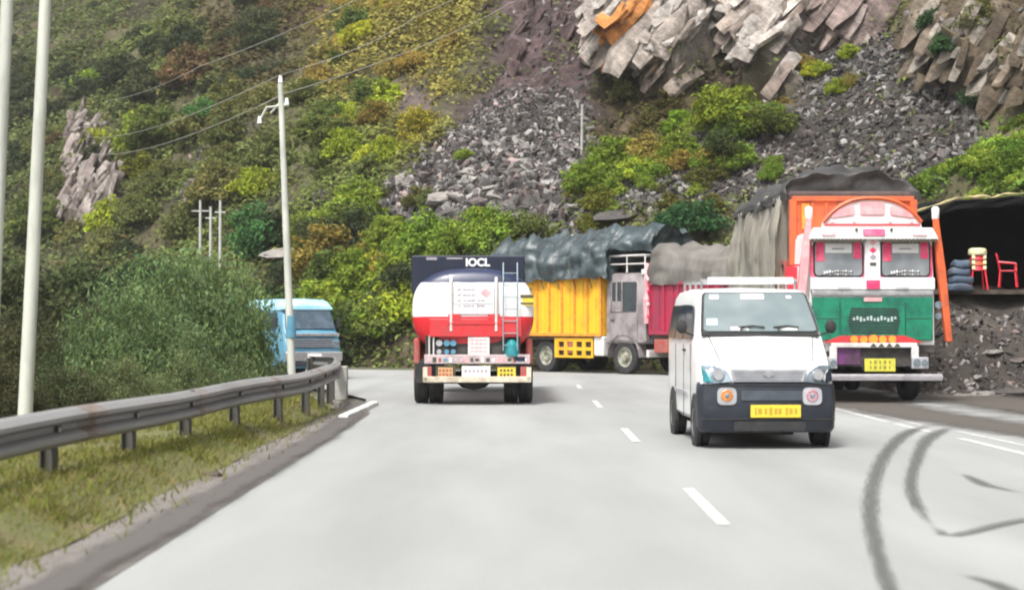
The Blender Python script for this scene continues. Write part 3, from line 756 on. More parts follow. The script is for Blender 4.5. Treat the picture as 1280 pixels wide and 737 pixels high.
def cargo_body(parent, y0, y1, z0, z1, hw, mat, post, nposts, planks=False, gate=True):
    """floor, upright boards (each a part) between posts, tailgate"""
    MB().box((0, (y0 + y1) / 2, z0 - .06), (2 * hw - .02, y1 - y0, .14)).build('cargo_floor', M['wood'], parent)
    w = (y1 - y0) / nposts
    for s in (-1, 1):
        for k in range(nposts):
            ya = y0 + k * w
            b = MB(); b.box((s * hw, ya + w / 2, (z0 + z1) / 2), (.05, w - .05, z1 - z0))
            b.box((s * (hw + .02), ya + w * .5, (z0 + z1) / 2), (.06, w * .28, z1 - z0 - .1))
            b.build('side_board', mat, parent, bevel=.012)
        p = MB()
        for k in range(nposts + 1): p.box((s * (hw + .03), y0 + k * w, (z0 + z1) / 2 + .02), (.09, .07, z1 - z0 + .08))
        p.box((s * (hw + .035), (y0 + y1) / 2, z1 + .01), (.1, y1 - y0, .08)); p.box((s * (hw + .035), (y0 + y1) / 2, z0 + .02), (.1, y1 - y0, .1))
        p.build('side_frame', post, parent, bevel=.01)
    for yy in (y0, y1):
        nb = 5
        for k in range(nb):
            MB().box((-hw + (k + .5) * 2 * hw / nb, yy, (z0 + z1) / 2), (2 * hw / nb - .05, .06, z1 - z0)).build('headboard' if yy == y0 else 'tailboard', mat, parent, bevel=.012)
def tarp(parent, name, mat, y0, y1, z0, z1, hw, seed=0, hump=.25, nu=44, nv=60, skirt=.0, fold=.05, zf=None, slope=0.0, lump=0.0):
    """a sheet drawn over a load: sides, crown and both ends, with folds and sagging"""
    V = []; ny_ = nv; L = y1 - y0
    prof = []
    for i in range(nu + 1):
        t = i / nu
        if t < .3: a = t / .3; prof.append((-1, a, 0))
        elif t < .7: a = (t - .3) / .4; prof.append((-1 + 2 * a, 1, math.sin(a * math.pi)))
        else: a = (t - .7) / .3; prof.append((1, 1 - a, 0))
    for j in range(-4, ny_ + 5):
        endk = 0
        if j < 0: y = y0; endk = -j / 4
        elif j > ny_: y = y1; endk = (j - ny_) / 4
        else: y = y0 + L * j / ny_
        tt = (y - y0) / L
        top = z1 + (zf(tt) if zf else 0) + slope * tt
        for i, (a, h, c) in enumerate(prof):
            r = 1 - .10 * max(0, h - .55) / .45
            x = a * hw * r
            z = z0 + (top - z0) * h + hump * c * (.7 + .4 * mnoise.noise((y * .8, seed, 1.7)))
            ee = .12 * h * h
            yy = y + (ee if j <= 0 else 0) - (ee if j >= ny_ else 0)
            if endk: z = z - (z - z0) * endk
            nf = mnoise.noise((x * 1.3 + seed, yy * 1.1, z * .9)) * .13 + abs(mnoise.noise((x * 2.1 + seed, yy * 2.4 + z, z * 2.2))) * .10 + mnoise.noise((x * 3 + seed, yy * 5.0, z * 1.0 + 4)) * fold + fold * .3 * math.sin(yy * 9 + 6 * mnoise.noise((yy * .8, z * .7, seed)))
            nf += lump * (abs(mnoise.noise((x * 1.1 + 3, yy * 1.5 + seed, z * 1.5))) + .5 * mnoise.noise((x * 2.6, yy * 3.1 + seed, z * 3)))
            dx = (1 if x > 0 else -1) * nf * (1 if abs(a) == 1 else 0)
            dz = nf * (1.4 if abs(a) < 1 else .2)
            if h == 0 and not endk: z += skirt * mnoise.noise((yy * 2.2, seed, 9))
            V.append((x + dx, yy + (nf if endk else 0), z + dz))
    n = nu + 1; rows = ny_ + 9
    Fc = [(j * n + i, (j + 1) * n + i, (j + 1) * n + i + 1, j * n + i + 1) for j in range(rows - 1) for i in range(nu)]
    me = np_mesh(name, V, Fc, mat, smooth=True)
    bm = bmesh.new(); bm.from_mesh(me); bmesh.ops.recalc_face_normals(bm, faces=bm.faces); bm.to_mesh(me); bm.free()
    return link_mesh(name, me, parent)
def cab_ring(y, zb, zt, w, wt):
    h = [(w - .05, zb), (w, zb + .05), (w, (zb + zt) / 2), (wt, zt - .14), (wt - .05, zt - .04), (wt - .16, zt)]
    return [(x, y, z) for x, z in h] + [(0, y, zt + .04)] + [(-x, y, z) for x, z in reversed(h)]

# ---------------------------------------------------------------- decorated lorry facing us on the right
lorry = thing('lorry', 'oncoming lorry with green grille, white and pink crowned cab and orange headboard', 'lorry', (6.80, 33.2, 0), R(1.0))
chassis(lorry, 8.6); axles(lorry, 1.3, 6.6, .5, 'silver', .98)
cb = MB().loft([cab_ring(.06, 1.12, 2.0, 1.16, 1.16), cab_ring(.0, 1.1, 2.24, 1.18, 1.16)][:1] + [cab_ring(.06, .98, 3.2, 1.18, 1.14), cab_ring(.5, .95, 3.28, 1.2, 1.16), cab_ring(1.7, .95, 3.28, 1.2, 1.16)][0:]).build('cab', M['white'], lorry, smooth=True)
# green grille with its dark mesh and lettering strip
grl = MB().box((.0, .02, 1.60), (2.28, .1, .84)).build('grille', M['green'], lorry, bevel=.02)
q = MB()
for k in range(9): q.box((.02, -.035, 1.33 + k * .056), (1.0 - .03 * abs(k - 4), .02, .026))
q.build('grille_mesh', M['darkgrille'], grl)
q = MB(); 
for k in range(13): q.box((-.36 + k * .065, -.045, 1.585 + .018 * math.sin(k * 1.7)), (.04, .012, .05 + .02 * (k % 3)))
q.build('lettering', pm('pale grey lettering', (0.4, 0.5, 0.47)), grl)
for s in (-1, 1):
    q = MB(); q.tube([(s * .62, -.03, 1.3), (s * .62, -.03, 1.9)], .014, 6); q.tube([(s * .62, -.03, 1.6), (s * 1.1, -.03, 1.6)], .012, 6); q.build('grille_rib', pm('dark green enamel', (0.006, 0.10, 0.06), rough=.35), grl)
q = MB(); q.box((0, -.04, 1.95), (.34, .014, .07)); q.build('badge', M['palepink'], grl)
MB().box((0, .01, 2.07), (2.3, .12, .1)).build('chrome_strip', M['chrome'], lorry, bevel=.02)
M['greyband'] = pm('grey lilac painted band', (0.3, 0.26, 0.3), (0.42, 0.38, 0.4), rough=.4, scale=4)
MB().box((0, .02, 2.015), (2.26, .1, .05)).build('grey_band', M['greyband'], lorry)
sill = MB().box((0, .0, 2.245), (2.36, .12, .24)).build('windscreen_sill', M['white'], lorry, bevel=.03)
q = MB(); q.box((.0, -.07, 2.23), (.26, .03, .17)); q.build('emblem', M['pink'], sill, bevel=.02)
for s in (-1, 1): 
    q = MB(); q.box((s * .55, -.065, 2.16), (.24, .02, .04)); q.build('sill_vent', M['silver'], sill)
# split windscreens
for s in (-1, 1):
    xa, xb = (-1.10, -.17) if s < 0 else (.17, 1.10)
    MB().panel(front_pts(xa - .07, xb + .05, .05, 2.33, .08, 3.1), .1, .015).build('windscreen_surround', M['pink'], lorry)
    MB().panel(front_pts(xa - .01, xb + .01, .045, 2.37, .075, 3.07), .1, .02).build('windscreen_seal', M['black'], lorry)
    w_ = MB().panel(front_pts(xa + .02, xb - .02, .04, 2.40, .07, 3.05), .09, .03).build('windscreen', M['twglass'], lorry)
    def onw(u, v): 
        return ((xa + .02) + (xb - xa - .04) * u, .008 + .03 * v, 2.40 + .65 * v)
    def patch(u0, u1, v0, v1, mat, nm, y=0.0):
        a = [onw(u0, v0), onw(u1, v0), onw(u1, v1), onw(u0, v1)]; a = [(p[0], p[1] - y, p[2]) for p in a]
        MB().panel(a, .02, .006).build(nm, mat, w_)
    patch(.02, .20, .42, .98, M['pink'], 'painted_trim'); patch(.82, .98, .5, .98, M['pink'], 'painted_trim')
    patch(.22, .78, .66, .93, M['paper'], 'paper_strip'); patch(.36, .62, .76, .80, M['greyband'], 'slogan', .008)
    q = MB()
    for k in range(11):
        u = .2 + k * .056; p = onw(u, .09); q.box((p[0], p[1] - .004, p[2]), (.034, .006, .05 + .022 * ((k * 7) % 3)))
    q.build('lettering', M['paper'], w_)
    q = MB(); q.tube([(onw(.1, 0)[0], -.01, 2.40), (onw(.45, .12)[0], -.012, 2.47), (onw(.8, .1)[0], -.012, 2.46)], .01, 5); q.build('wiper', M['black'], lorry)
pil = MB().box((0, .0, 2.72), (.3, .1, .74)).build('centre_pillar', M['white'], lorry, bevel=.03)
q = MB(); q.box((0, -.055, 2.62), (.12, .02, .055)); q.build('camera_slot', M['ink'], pil)
for zz_, mt in ((2.88, 'pink'), (2.75, 'greyband'), (3.02, 'palepink')):
    q = MB(); q.panel([(-.07, -.052, zz_), (0, -.052, zz_ - .055), (.07, -.052, zz_), (0, -.052, zz_ + .055)], .015, .01); q.build('painted_flower', M[mt], pil)
# scalloped visor and crown
vz = MB(); vz.loft([[(x, y, z) for x, y, z in ((-1.22, -.16, 3.07), (1.22, -.16, 3.07), (1.22, .12, 3.12), (-1.22, .12, 3.12))], [(-1.2, -.17, 3.12), (1.2, -.17, 3.12), (1.2, .12, 3.2), (-1.2, .12, 3.2)], [(-1.12, -.1, 3.3), (1.12, -.1, 3.3), (1.12, .15, 3.3), (-1.12, .15, 3.3)]])
vis = vz.build('visor', M['white'], lorry, bevel=.015)
for k in range(34):
    if 15 <= k <= 18: continue
    q = MB(); q.box((-1.16 + k * 2.32 / 33, -.17, 3.055), (.05, .015, .06)); q.build('fringe_tassel', M['ink'], vis)
for x, w, mt in ((0, .42, 'pink'), (-.86, .26, 'palepink'), (.86, .28, 'palepink')):
    q = MB(); q.panel(front_pts(x - w / 2, x + w / 2, -.172, 3.14, -.115, 3.27), .03, .02); q.build('painted_panel', M[mt], vis)
for x in (-.33, .33):
    q = MB(); q.cyl((x, -.14, 3.26), (x, -.17, 3.26), .03, n=10); q.build('marker_lamp', M['ink'], vis)
cr = MB(); arc = [(-.95, 0, 3.28)]
for k in range(21):
    t = k / 20; u_ = 2 * t - 1; arc.append((u_ * .93, 0, 3.40 + .45 * max(0, 1 - abs(u_) ** 2.6)))
arc.append((.95, 0, 3.28))
cr.prism(arc[::-1], (0, .14, 0)); crown = cr.build('crown_board', pm('pinkish white paint', (.74, .62, .61), (.7, .45, .45), rough=.4, scale=3, lo=.5, hi=.8), lorry, bevel=.015)
q = MB(); q.tube([(p_[0], -.01, p_[2] + .01) for p_ in arc[1:-1]], .04, 6); q.build('crown_trim', M['orange'], crown)
q = MB(); q.tube([(-.9, -.012, 3.36), (.9, -.012, 3.36)], .02, 6); q.build('crown_trim', M['red'], crown)
for xa, xb, za, zb_, zc, zd, mt in ((-.23, .23, 3.55, 3.55, 3.78, 3.78, 'palepink'), (-.78, -.34, 3.49, 3.55, 3.73, 3.60, 'palepink'), (.34, .78, 3.55, 3.49, 3.60, 3.73, 'palepink')):
    q = MB(); q.panel([(xa, -.004, za), (xb, -.004, zb_), (xb, -.004, zc), (xa, -.004, zd)], .05, .02); q.build('painted_panel', M[mt], crown)
for x in (-.75, -.34, .34, .75):
    q = MB(); q.box((x, -.006, 3.4), (.06, .012, .03)); q.build('crown_badge', M['greyband'], crown)
# corner posts, mirrors, steps
for s, mt in ((-1, 'palepink'), (1, 'orange')):
    p = MB(); p.loft([[(s * 1.20 + a * .05 , .0 + b_ * .06, 3.5) for a, b_ in ((-1, -1), (1, -1), (1, 1), (-1, 1))][::-1], [(s * 1.30 + a * .08, b_ * .08, 2.5) for a, b_ in ((-1, -1), (1, -1), (1, 1), (-1, 1))][::-1], [(s * 1.44 + a * .06, b_ * .08, 1.15) for a, b_ in ((-1, -1), (1, -1), (1, 1), (-1, 1))][::-1]])
    po = p.build('corner_post', M[mt], lorry, bevel=.02)
    q = MB(); q.lathe_x([(0, .001), (0, .06), (.02, .07), (.2, .075), (.24, .05), (.25, .001)], (0, 0, 0), 14); q.v = [(s * 1.2 + b_, c_, 3.46 + a) for a, b_, c_ in q.v]
    q.build('post_knob', M['white'], po, smooth=True)
    if s > 0:
        q = MB(); q.box((1.35, .06, 2.1), (.1, .1, 1.5), Matrix.Rotation(R(-5.5), 3, 'Y')); q.build('edge_board', M['amber'], po)
mir = MB(); mir.box((-1.52, .05, 2.36), (.2, .1, .42)); mir.tube([(-1.2, .2, 2.6), (-1.5, .08, 2.6)], .02); mir.build('mirror', M['redplastic'], lorry, bevel=.03)
for s in (-1, 1):
    p = []
    q = MB(); q.box((s * 1.05, .5, 1.02), (.34, .9, .16)); q.box((s * 1.12, .42, .72), (.2, .5, .1)); q.build('step', M['chassis'], lorry, bevel=.02)
    hb = MB().box((s * .86, -.13, .76), (.32, .1, .22)).build('headlight_box', M['silver'], lorry, bevel=.02)
    q = MB(); q.cyl((s * .86 - .07, -.18, .76), (s * .86 - .07, -.2, .76), .075, n=16); q.cyl((s * .86 + .08, -.18, .76), (s * .86 + .08, -.2, .76), .06, n=16); q.build('headlight', M['lens'], hb)
    q = MB(); q.cyl((s * 1.24, -.02, 1.85 ), (s * 1.24, -.06, 1.85), .07, n=14); q.cyl((s * 1.24, -.02, 1.64), (s * 1.24, -.06, 1.64), .06, n=14); q.build('side_lamp', M['lens'], lorry)
# bull bar, gold motif, bumper and plate
bb = MB(); bb.box((.0, -.12, 1.09), (1.62, .08, .09)); bb.box((-.77, -.12, .9), (.14, .08, .34)); bb.box((.77, -.12, .9), (.14, .08, .34))
bar = bb.build('bull_bar', M['offwhite'], lorry, bevel=.015)
q = MB()
for k in range(4): q.panel([(-.02 + k * .15 - .06, -.161, 1.06), (-.02 + k * .15 + .06, -.161, 1.06), (-.02 + k * .15 + .01, -.161, 1.125), (-.02 + k * .15 - .01, -.161, 1.125)], .006, .006)
q.build('bar_marking', M['ink'], bar)
MB().box((-.5, -.05, .92), (.5, .06, .38)).build('purple_panel', pm('purple paint', (0.16, 0.03, 0.16), (0.06, 0.03, 0.05), rough=.5), lorry)
MB().box((.0, -.02, .9), (1.5, .06, .42)).build('lower_panel', M['chassis'], lorry)
mo = MB(); mo.loft([[(-.95, -.05, 1.14), (.95, -.05, 1.14), (.95, .0, 1.14), (-.95, .0, 1.14)], [(-.6, -.05, 1.27), (.6, -.05, 1.27), (.6, 0, 1.27), (-.6, 0, 1.27)]]); mot = mo.build('red_motif', M['red'], lorry)
for k in range(5):
    q = MB(); q.cyl((-.36 + k * .18, -.055, 1.2), (-.36 + k * .18, -.07, 1.2), .075 if k != 2 else .09, n=12); q.build('gold_rosette', M['amber'], mot)
bp_ = MB(); bp_.box((.02, -.2, .49), (2.5, .1, .13)); bump = bp_.build('bumper', pm('dull worn chrome bumper', (.42, .41, .42), (.25, .24, .24), rough=.35, metal=.3, scale=3), lorry, bevel=.025)
q = MB(); q.box((.02, -.255, .50), (2.5, .012, .03)); q.build('bumper_groove', M['greyband'], bump)
pl = MB().box((.1, -.17, .72), (.58, .03, .24)).build('number_plate', M['plate2'], lorry, bevel=.008)
q = MB()
for r_ in range(2):
    for k in range(5): q.box((-.08 + k * .09, -.188, .775 - r_ * .1), (.05 if k % 2 else .03, .003, .06))
q.build('plate_lettering', pm('faded olive lettering', (0.25, 0.22, 0.04)), pl)
# mudflaps, fuel tank
for s in (-1, 1):
    MB().box((s * .98, 1.95, .62), (.5, .03, .6)).build('mudflap', M['black'], lorry)
    MB().box((s * 1.0, 3.2, .75), (.5, 1.1, .5)).build('fuel_tank', M['chassis'], lorry, bevel=.06)
# orange cargo body with covers
cargo_body(lorry, 1.95, 8.9, 1.25, 2.7, 1.26, M['orange'], M['redmud'], 7)
hbd = MB(); hbd.box((0, 1.75, 3.55), (2.3, .08, .75)); hbd.box((0, 1.72, 3.97), (2.42, .14, .1)); hbd.box((-1.2, 1.72, 3.3), (.14, .14, 1.3)); hbd.box((1.2, 1.72, 3.3), (.14, .14, 1.3))
hb_ = hbd.build('headboard', M['orange'], lorry, bevel=.012)
for k in range(7):
    q = MB(); q.box((-.81 + k * .27, 1.695, 3.56), (.05, .04, .68)); q.build('headboard_rib', M['orange'], hb_)
for x, mt in ((-.95, 'amber'), (.95, 'amber')):
    q = MB(); q.box((x, 1.69, 3.62), (.16, .06, .5)); q.build('headboard_motif', M[mt], hb_)
tarp(lorry, 'side_tarpaulin', M['tarppale'], 2.1, 8.95, 2.15, 4.15, 1.42, seed=3, hump=.02, skirt=.12, fold=.06, slope=-.1)
tarp(lorry, 'load_tarpaulin', M['tarpdark'], 1.9, 8.8, 3.96, 4.26, 1.36, seed=11, hump=.38, skirt=.2, fold=.08, zf=lambda t: .10 * math.sin(t * 11) + .0 * t, nu=56)
MB().box((0, 2.06, 3.2), (2.5, .2, 1.9)).build('front_load', M['tarpbrown'], lorry, bevel=.08)

# ---------------------------------------------------------------- tanker seen from behind
tank = thing('tanker', 'tanker lorry seen from behind with navy, white and red rounded tank', 'tanker', (-.72, 32.35, 0), R(0.4))
# local -Y is the rear here
chassis(tank, 8.6, .42, .86, .35)
a = MB(); a.cyl((-.95, 1.0, .5), (.95, 1.0, .5), .1); a.cyl((0, .74, .5), (0, 1.26, .5), .24, .2, n=18); a.lathe_x([(-.3, .1), (-.22, .17), (0, .22), (.22, .17), (.3, .1)], (0, 1.0, .46), 18); a.build('axle', M['chassis'], tank)
for s in (-1, 1):
    wheel(tank, s * .98, 1.0, .46, .27, M['silver'], hub=-.08); wheel(tank, s * .705, 1.0, .46, .27, M['silver'])
    wheel(tank, s * .95, 6.9, .46, .27, M['silver'])
def band_mat():
    m, nt, b = nodes_of('banded tank paint'); L = nt.links.new
    tc = nt.nodes.new("ShaderNodeTexCoord"); sp = nt.nodes.new("ShaderNodeSeparateXYZ"); L(tc.outputs["Object"], sp.inputs[0])
    nz = nt.nodes.new("ShaderNodeTexNoise"); nz.inputs["Scale"].default_value = 3; nz.inputs["Detail"].default_value = 6; L(tc.outputs["Object"], nz.inputs["Vector"])
    ad = nt.nodes.new("ShaderNodeMath"); ad.operation = 'MULTIPLY_ADD'; ad.inputs[1].default_value = .03; L(nz.outputs["Fac"], ad.inputs[0]); L(sp.outputs["Z"], ad.inputs[2])
    def mixat(z, ca, cb_prev):
        g = nt.nodes.new("ShaderNodeMath"); g.operation = 'GREATER_THAN'; g.inputs[1].default_value = z; L(ad.outputs[0], g.inputs[0])
        mx = nt.nodes.new("ShaderNodeMix"); mx.data_type = 'RGBA'; L(g.outputs[0], mx.inputs["Factor"])
        if isinstance(cb_prev, tuple): mx.inputs["A"].default_value = (*cb_prev, 1)
        else: L(cb_prev, mx.inputs["A"])
        mx.inputs["B"].default_value = (*ca, 1); return mx.outputs["Result"]
    c = mixat(1.64, (.74, .74, .73), (.58, .022, .03)); c = mixat(2.27, (.008, .016, .055), c)
    dm = nt.nodes.new("ShaderNodeMix"); dm.data_type = 'RGBA'; dm.blend_type = 'MULTIPLY'; dm.inputs["Factor"].default_value = .5
    n2 = nt.nodes.new("ShaderNodeTexNoise"); n2.inputs["Scale"].default_value = 1.8; n2.inputs["Detail"].default_value = 8; L(tc.outputs["Object"], n2.inputs["Vector"])
    rp = nt.nodes.new("ShaderNodeMapRange"); rp.inputs["From Min"].default_value = .35; rp.inputs["From Max"].default_value = .7; rp.inputs["To Min"].default_value = 1.1; rp.inputs["To Max"].default_value = .7; L(n2.outputs["Fac"], rp.inputs["Value"])
    L(c, dm.inputs["A"]); L(rp.outputs[0], dm.inputs["B"]); L(dm.outputs["Result"], b.inputs["Base Color"])
    b.inputs["Roughness"].default_value = .38; b.inputs["Coat Weight"].default_value = .3
    return m
M['bands'] = band_mat()
def tring(y, k):
    n = 40; zc, a_, b_ = 1.72, 1.13, .80; e = 2.7; out = []
    for i in range(n):
        t = 2 * math.pi * i / n; c, s = math.cos(t), math.sin(t)
        out.append((k * a_ * math.copysign(abs(c) ** (2 / e), c), y, zc + k * b_ * math.copysign(abs(s) ** (2 / e), s)))
    return out
shell = MB().loft([tring(.02, .3), tring(.04, .6), tring(.09, .85), tring(.17, .955), tring(.27, .995), tring(.34, 1.0), tring(6.2, 1.0), tring(6.35, .93)]).build('tank_shell', M['bands'], tank, smooth=True)
# navy sign board over the tank
sb = MB(); sb.box((-.1, .62, 2.42), (2.12, .08, .70)); sb.box((-1.12, 1.5, 2.3), (.05, 1.7, .6))
board = sb.build('sign_board', M['tanknavy'], tank, bevel=.03)
text_part('lettering', 'IOCL', .2, Matrix.Translation((.08, .574, 2.635)) @ Matrix.Rotation(R(90), 4, 'X'), M['white'], board)
q = MB(); q.box((-.78, .574, 2.71), (.2, .01, .05)); q.box((-.35, .574, 2.715), (.3, .01, .025)); q.build('board_marking', M['greyband'], board)
# white panels, ladder, pipes on the rear
pan = MB().box((.02, .015, 1.93), (.74, .05, .52)).build('notice_panel', M['white'], tank, bevel=.01)
q = MB()
for r_ in range(4):
    for k in range(6):
        if r_ < 2 and k > 3: continue
        q.box((-.25 + k * .085 + .01 * ((k * 5 + r_ * 3) % 3), -.013, 2.12 - r_ * .1), (.055 + .01 * ((k + r_) % 3), .004, .03))
q.build('notice_lettering', M['greyband'], pan)
q = MB(); q.panel([(.14, -.012, 2.06), (.24, -.012, 1.97), (.34, -.012, 2.06), (.24, -.012, 2.15)], .01, .006); q.build('hazard_diamond', M['palepink'], pan)
q = MB(); q.box((.0, -.013, 1.86), (.74, .006, .012)); q.box((.08, -.013, 1.78), (.012, .006, .2)); q.build('panel_seam', M['greyband'], pan)
for x in (-.40, .43):
    q = MB(); q.tube([(x, -.03, 1.36), (x, -.03, 2.26), (x, .2, 2.4)], .028, 8); q.build('rear_rail', M['offwhite'], tank)
ld = MB()
for x in (.56, .82): ld.tube([(x, -.06, 1.0), (x, -.06, 2.3), (x, .25, 2.62)], .013, 6)
for k in range(7): ld.tube([(.56, -.06, 1.1 + k * .22), (.82, -.06, 1.1 + k * .22)], .009, 6)
ld.build('ladder', pm('grey blue ladder steel', (0.22, 0.29, 0.31), rough=.5), tank)
q = MB(); q.box((1.0, .10, 1.93), (.24, .03, .2)); rf = q.build('reflector_board', M['plate'], tank)
q = MB(); q.box((1.0, .08, 2.0), (.24, .008, .05)); q.box((1.0, .08, 1.87), (.24, .008, .03)); q.build('reflector_stripe', M['ink'], rf)
pp = MB().box((.05, -.01, 1.42), (1.7, .06, .34)).build('red_valve_cover', M['red'], tank, bevel=.02)
q = MB(); q.box((-.34, -.02, 1.62), (.22, .05, .1)); q.box((.39, -.02, 1.62), (.22, .05, .1)); q.box((.05, -.045, 1.5), (1.0, .02, .03)); q.build('cover_latch', M['red'], pp)
# lower rear: dark locker with gauges, white plate, teal drum, pipes
lk = MB().box((.0, .12, 1.07), (1.75, .1, .42)).build('valve_locker', M['chassis'], tank)
for x in (-.62, -.48, -.36):
    q = MB(); q.cyl((x, .06, 1.14), (x, .02, 1.14), .06, n=12); q.cyl((x, .06, .98), (x, .0, .98), .045, n=10); q.build('gauge', M['steelblue'] if x > -.6 else M['silver'], lk)
q = MB(); q.cyl((.72, .03, .9), (.72, .03, 1.12), .15, .12, n=16); q.cyl((.72, .03, 1.12), (.72, .03, 1.2), .12, .05, n=16); q.build('teal_canister', M['teal'], lk, smooth=True)
lpn = MB().box((.11, .0, 1.08), (.40, .05, .44)).build('white_board', M['offwhite'], tank, bevel=.01)
q = MB()
for r_ in range(4):
    for k in range(4): q.box((-.01 + k * .08, -.028, 1.2 - r_ * .07), (.055, .004, .025))
q.build('board_lettering', M['palepink'], lpn)
for x in (-.80, -.72):
    q = MB(); q.tube([(x, .0, .8), (x, .0, 1.28)], .014, 6); q.build('drain_pipe', M['offwhite'], tank)
# lettered strip: blurred letters of many colours
st_ = MB().box((.08, -.05, .845), (1.94, .05, .17)).build('bumper_strip', pm('grimy pinkish white paint', (.5, .42, .42), (.36, .28, .28), rough=.5, scale=4), tank, bevel=.012)
cols = ['palepink', 'greyband', 'steelblue', 'ink', 'palepink', 'white', 'redmud']
for k in range(19):
    x = -.80 + k * .098; q = MB(); hgt = .05 + .045 * ((k * 5) % 3) / 2
    q.box((x, -.078, .845 + .012 * ((k * 3) % 3 - 1)), (.05 + .02 * (k % 2), .005, hgt)); q.build('strip_letter', M[cols[(k * 3) % 7] if k not in (9, 10, 11, 12) else ('ink' if k % 2 else 'white')], st_)
q = MB(); q.box((.86, -.079, .85), (.2, .006, .08)); q.build('strip_emblem', M['tanknavy'], st_)
for s in (-1, 1):
    lb = MB().box((s * .56 + .06, -.02, .60), (.36, .08, .25)).build('lamp_box', M['chassis'], tank)
    q = MB(); q.box((s * .56 + .06, -.065, .60), (.27 if s < 0 else .33, .02, .19)); q.build('yellow_plate', M['plate'] if s > 0 else pm('tan plate', (.55, .34, .14)), lb)
    q = MB()
    for r_ in range(2):
        for k in range(4): q.box((s * .56 + .06 - .1 + k * .065, -.077, .64 - r_ * .08), (.04, .003, .045))
    q.build('plate_lettering', M['redmud'] if s < 0 else M['ink'], lb)
    q = MB(); q.box((s * .88 + .06, -.06, .61), (.13, .05, .2)); q.build('tail_lamp', M['redmud'], tank)
cp = MB().box((.06, -.05, .60), (.52, .05, .24)).build('number_plate', M['paper'], tank)
q = MB()
for k in range(6): q.box((-.13 + k * .075, -.078, .63), (.05, .004, .05))
q.build('plate_lettering', M['greyband'], cp)
fr = MB(); fr.box((.08, -.06, .475), (1.98, .08, .11)); fr.box((-.87, -.06, .57), (.09, .08, .26)); fr.box((1.03, -.06, .57), (.09, .08, .26)); fr.build('bumper_frame', M['cream2'], tank, bevel=.012)
MB().box((0, .35, .42), (1.7, .08, .07)).build('underrun_bar', M['chassis'], tank)
for s in (-1, 1):
    fe = MB()
    arcp = [(s * 1.06, 1.0 + .62 * math.cos(a), .48 + .62 * math.sin(a)) for a in [math.pi * k / 10 for k in range(11)]]
    fe.loft([[(p[0] - s * .46, p[1], p[2]), (p[0] + s * .03, p[1], p[2]), (p[0] + s * .03, p[1] + .0, p[2] + .03), (p[0] - s * .46, p[1], p[2] + .03)] for p in arcp]); fe.build('mudguard', M['redmud'], tank)
    MB().box((s * .83, .33, .62), (.5, .03, .44)).build('mudflap', M['black'], tank)
for s in (-1, 1): MB().box((s * 1.04, .75, .98), (.13, .9, .5)).build('side_locker', M['redmud'], tank, bevel=.05)
cabt = MB().loft([cab_ring(6.5, .95, 2.55, 1.05, 1.02), cab_ring(8.2, .95, 2.5, 1.05, 1.02), cab_ring(8.4, .95, 2.0, 1.03, 1.0)]).build('cab', M['tanknavy'], tank, smooth=True)
MB().box((0, 6.49, 2.05), (1.2, .02, .5)).build('rear_window', M['glass'], tank)
for s in (-1, 1):
    q = MB(); q.tube([(s * 1.0, 8.0, 2.3), (s * 1.2, 8.05, 2.3), (s * 1.2, 8.05, 1.7)], .02, 6); q.box((s * 1.2, 8.03, 2.0), (.06, .1, .4)); q.build('mirror', M['black'], tank)

# ---------------------------------------------------------------- yellow lorry, side on behind the tanker
TH = R(41)
hx, hy = math.sin(TH), -math.cos(TH); ox, oy = math.cos(TH), math.sin(TH)
fw = Vector((3.33, 52.0))                                           # right front wheel on the road
org = fw + Vector((hx, hy)) * .9 + Vector((ox, oy)) * 1.1
yl = thing('lorry', 'yellow boarded lorry with bulging blue green tarpaulin queued behind the tanker', 'lorry', (org.x, org.y, 0), TH)
M['dirtyrim'] = pm('dusty greenish wheel paint', (.3, .31, .24), (.16, .14, .11), rough=.7, scale=7)
chassis(yl, 7.2); axles(yl, .9, 4.35, .5, 'dirtyrim', .98)
yc = MB().loft([cab_ring(.0, .95, 2.75, 1.12, 1.08), cab_ring(.1, .9, 2.98, 1.14, 1.10), cab_ring(1.62, .9, 3.0, 1.14, 1.10)]).build('cab', M['greycab'], yl, smooth=True)
dr = MB().panel(side_pts(-1.142, -1.142, .32, 1.5, 1.0, 1.8), .05, .02).build('door', M['greycab'], yl)
q = MB(); q.box((-1.17, 1.35, 1.6), (.03, .16, .04)); q.build('door_handle', M['ink'], dr)
q = MB().panel(side_pts(-1.144, -1.115, .38, 1.46, 1.85, 2.72), .06, .016).build('side_window', M['glass'], yl)
f2 = MB()
for y in (.95, 1.18, 1.40): f2.box((-1.155, y, 2.28), (.03, .05, .88))
f2.box((-1.155, 1.2, 2.0), (.03, .5, .3)); f2.build('window_bar', M['greycab'], yl)
for xa, xb in ((-1.02, -.06), (.06, 1.02)):
    MB().panel(front_pts(xa, xb, -.0, 1.95, .03, 2.65), .08, .02).build('windscreen', M['twglass'], yl)
MB().box((0, -.03, 1.45), (2.1, .06, .6)).build('grille', M['maroon'], yl, bevel=.02)
MB().box((0, -.14, .62), (2.4, .12, .22)).build('bumper', M['offwhite'], yl, bevel=.02)
for s in (-1, 1):
    q = MB(); q.cyl((s * .85, -.04, 1.0), (s * .85, -.1, 1.0), .1, n=14); q.build('headlight', M['lens'], yl)
    po = MB(); po.tube([(s * 1.16, -.08, 1.5), (s * 1.20, -.1, 2.2), (s * 1.17, -.1, 2.8), (s * 1.10, -.05, 3.25)], [.08, .1, .09, .06], 8)
    po = po.build('pink_post', M['palepink'], yl)
    for k in range(4):
        q = MB(); q.cyl((s * 1.22, -.22, 1.7 + k * .36), (s * 1.22, -.18, 1.7 + k * .36), .05, n=10); q.build('painted_flower', M['white' if k % 2 else 'pink'], po)
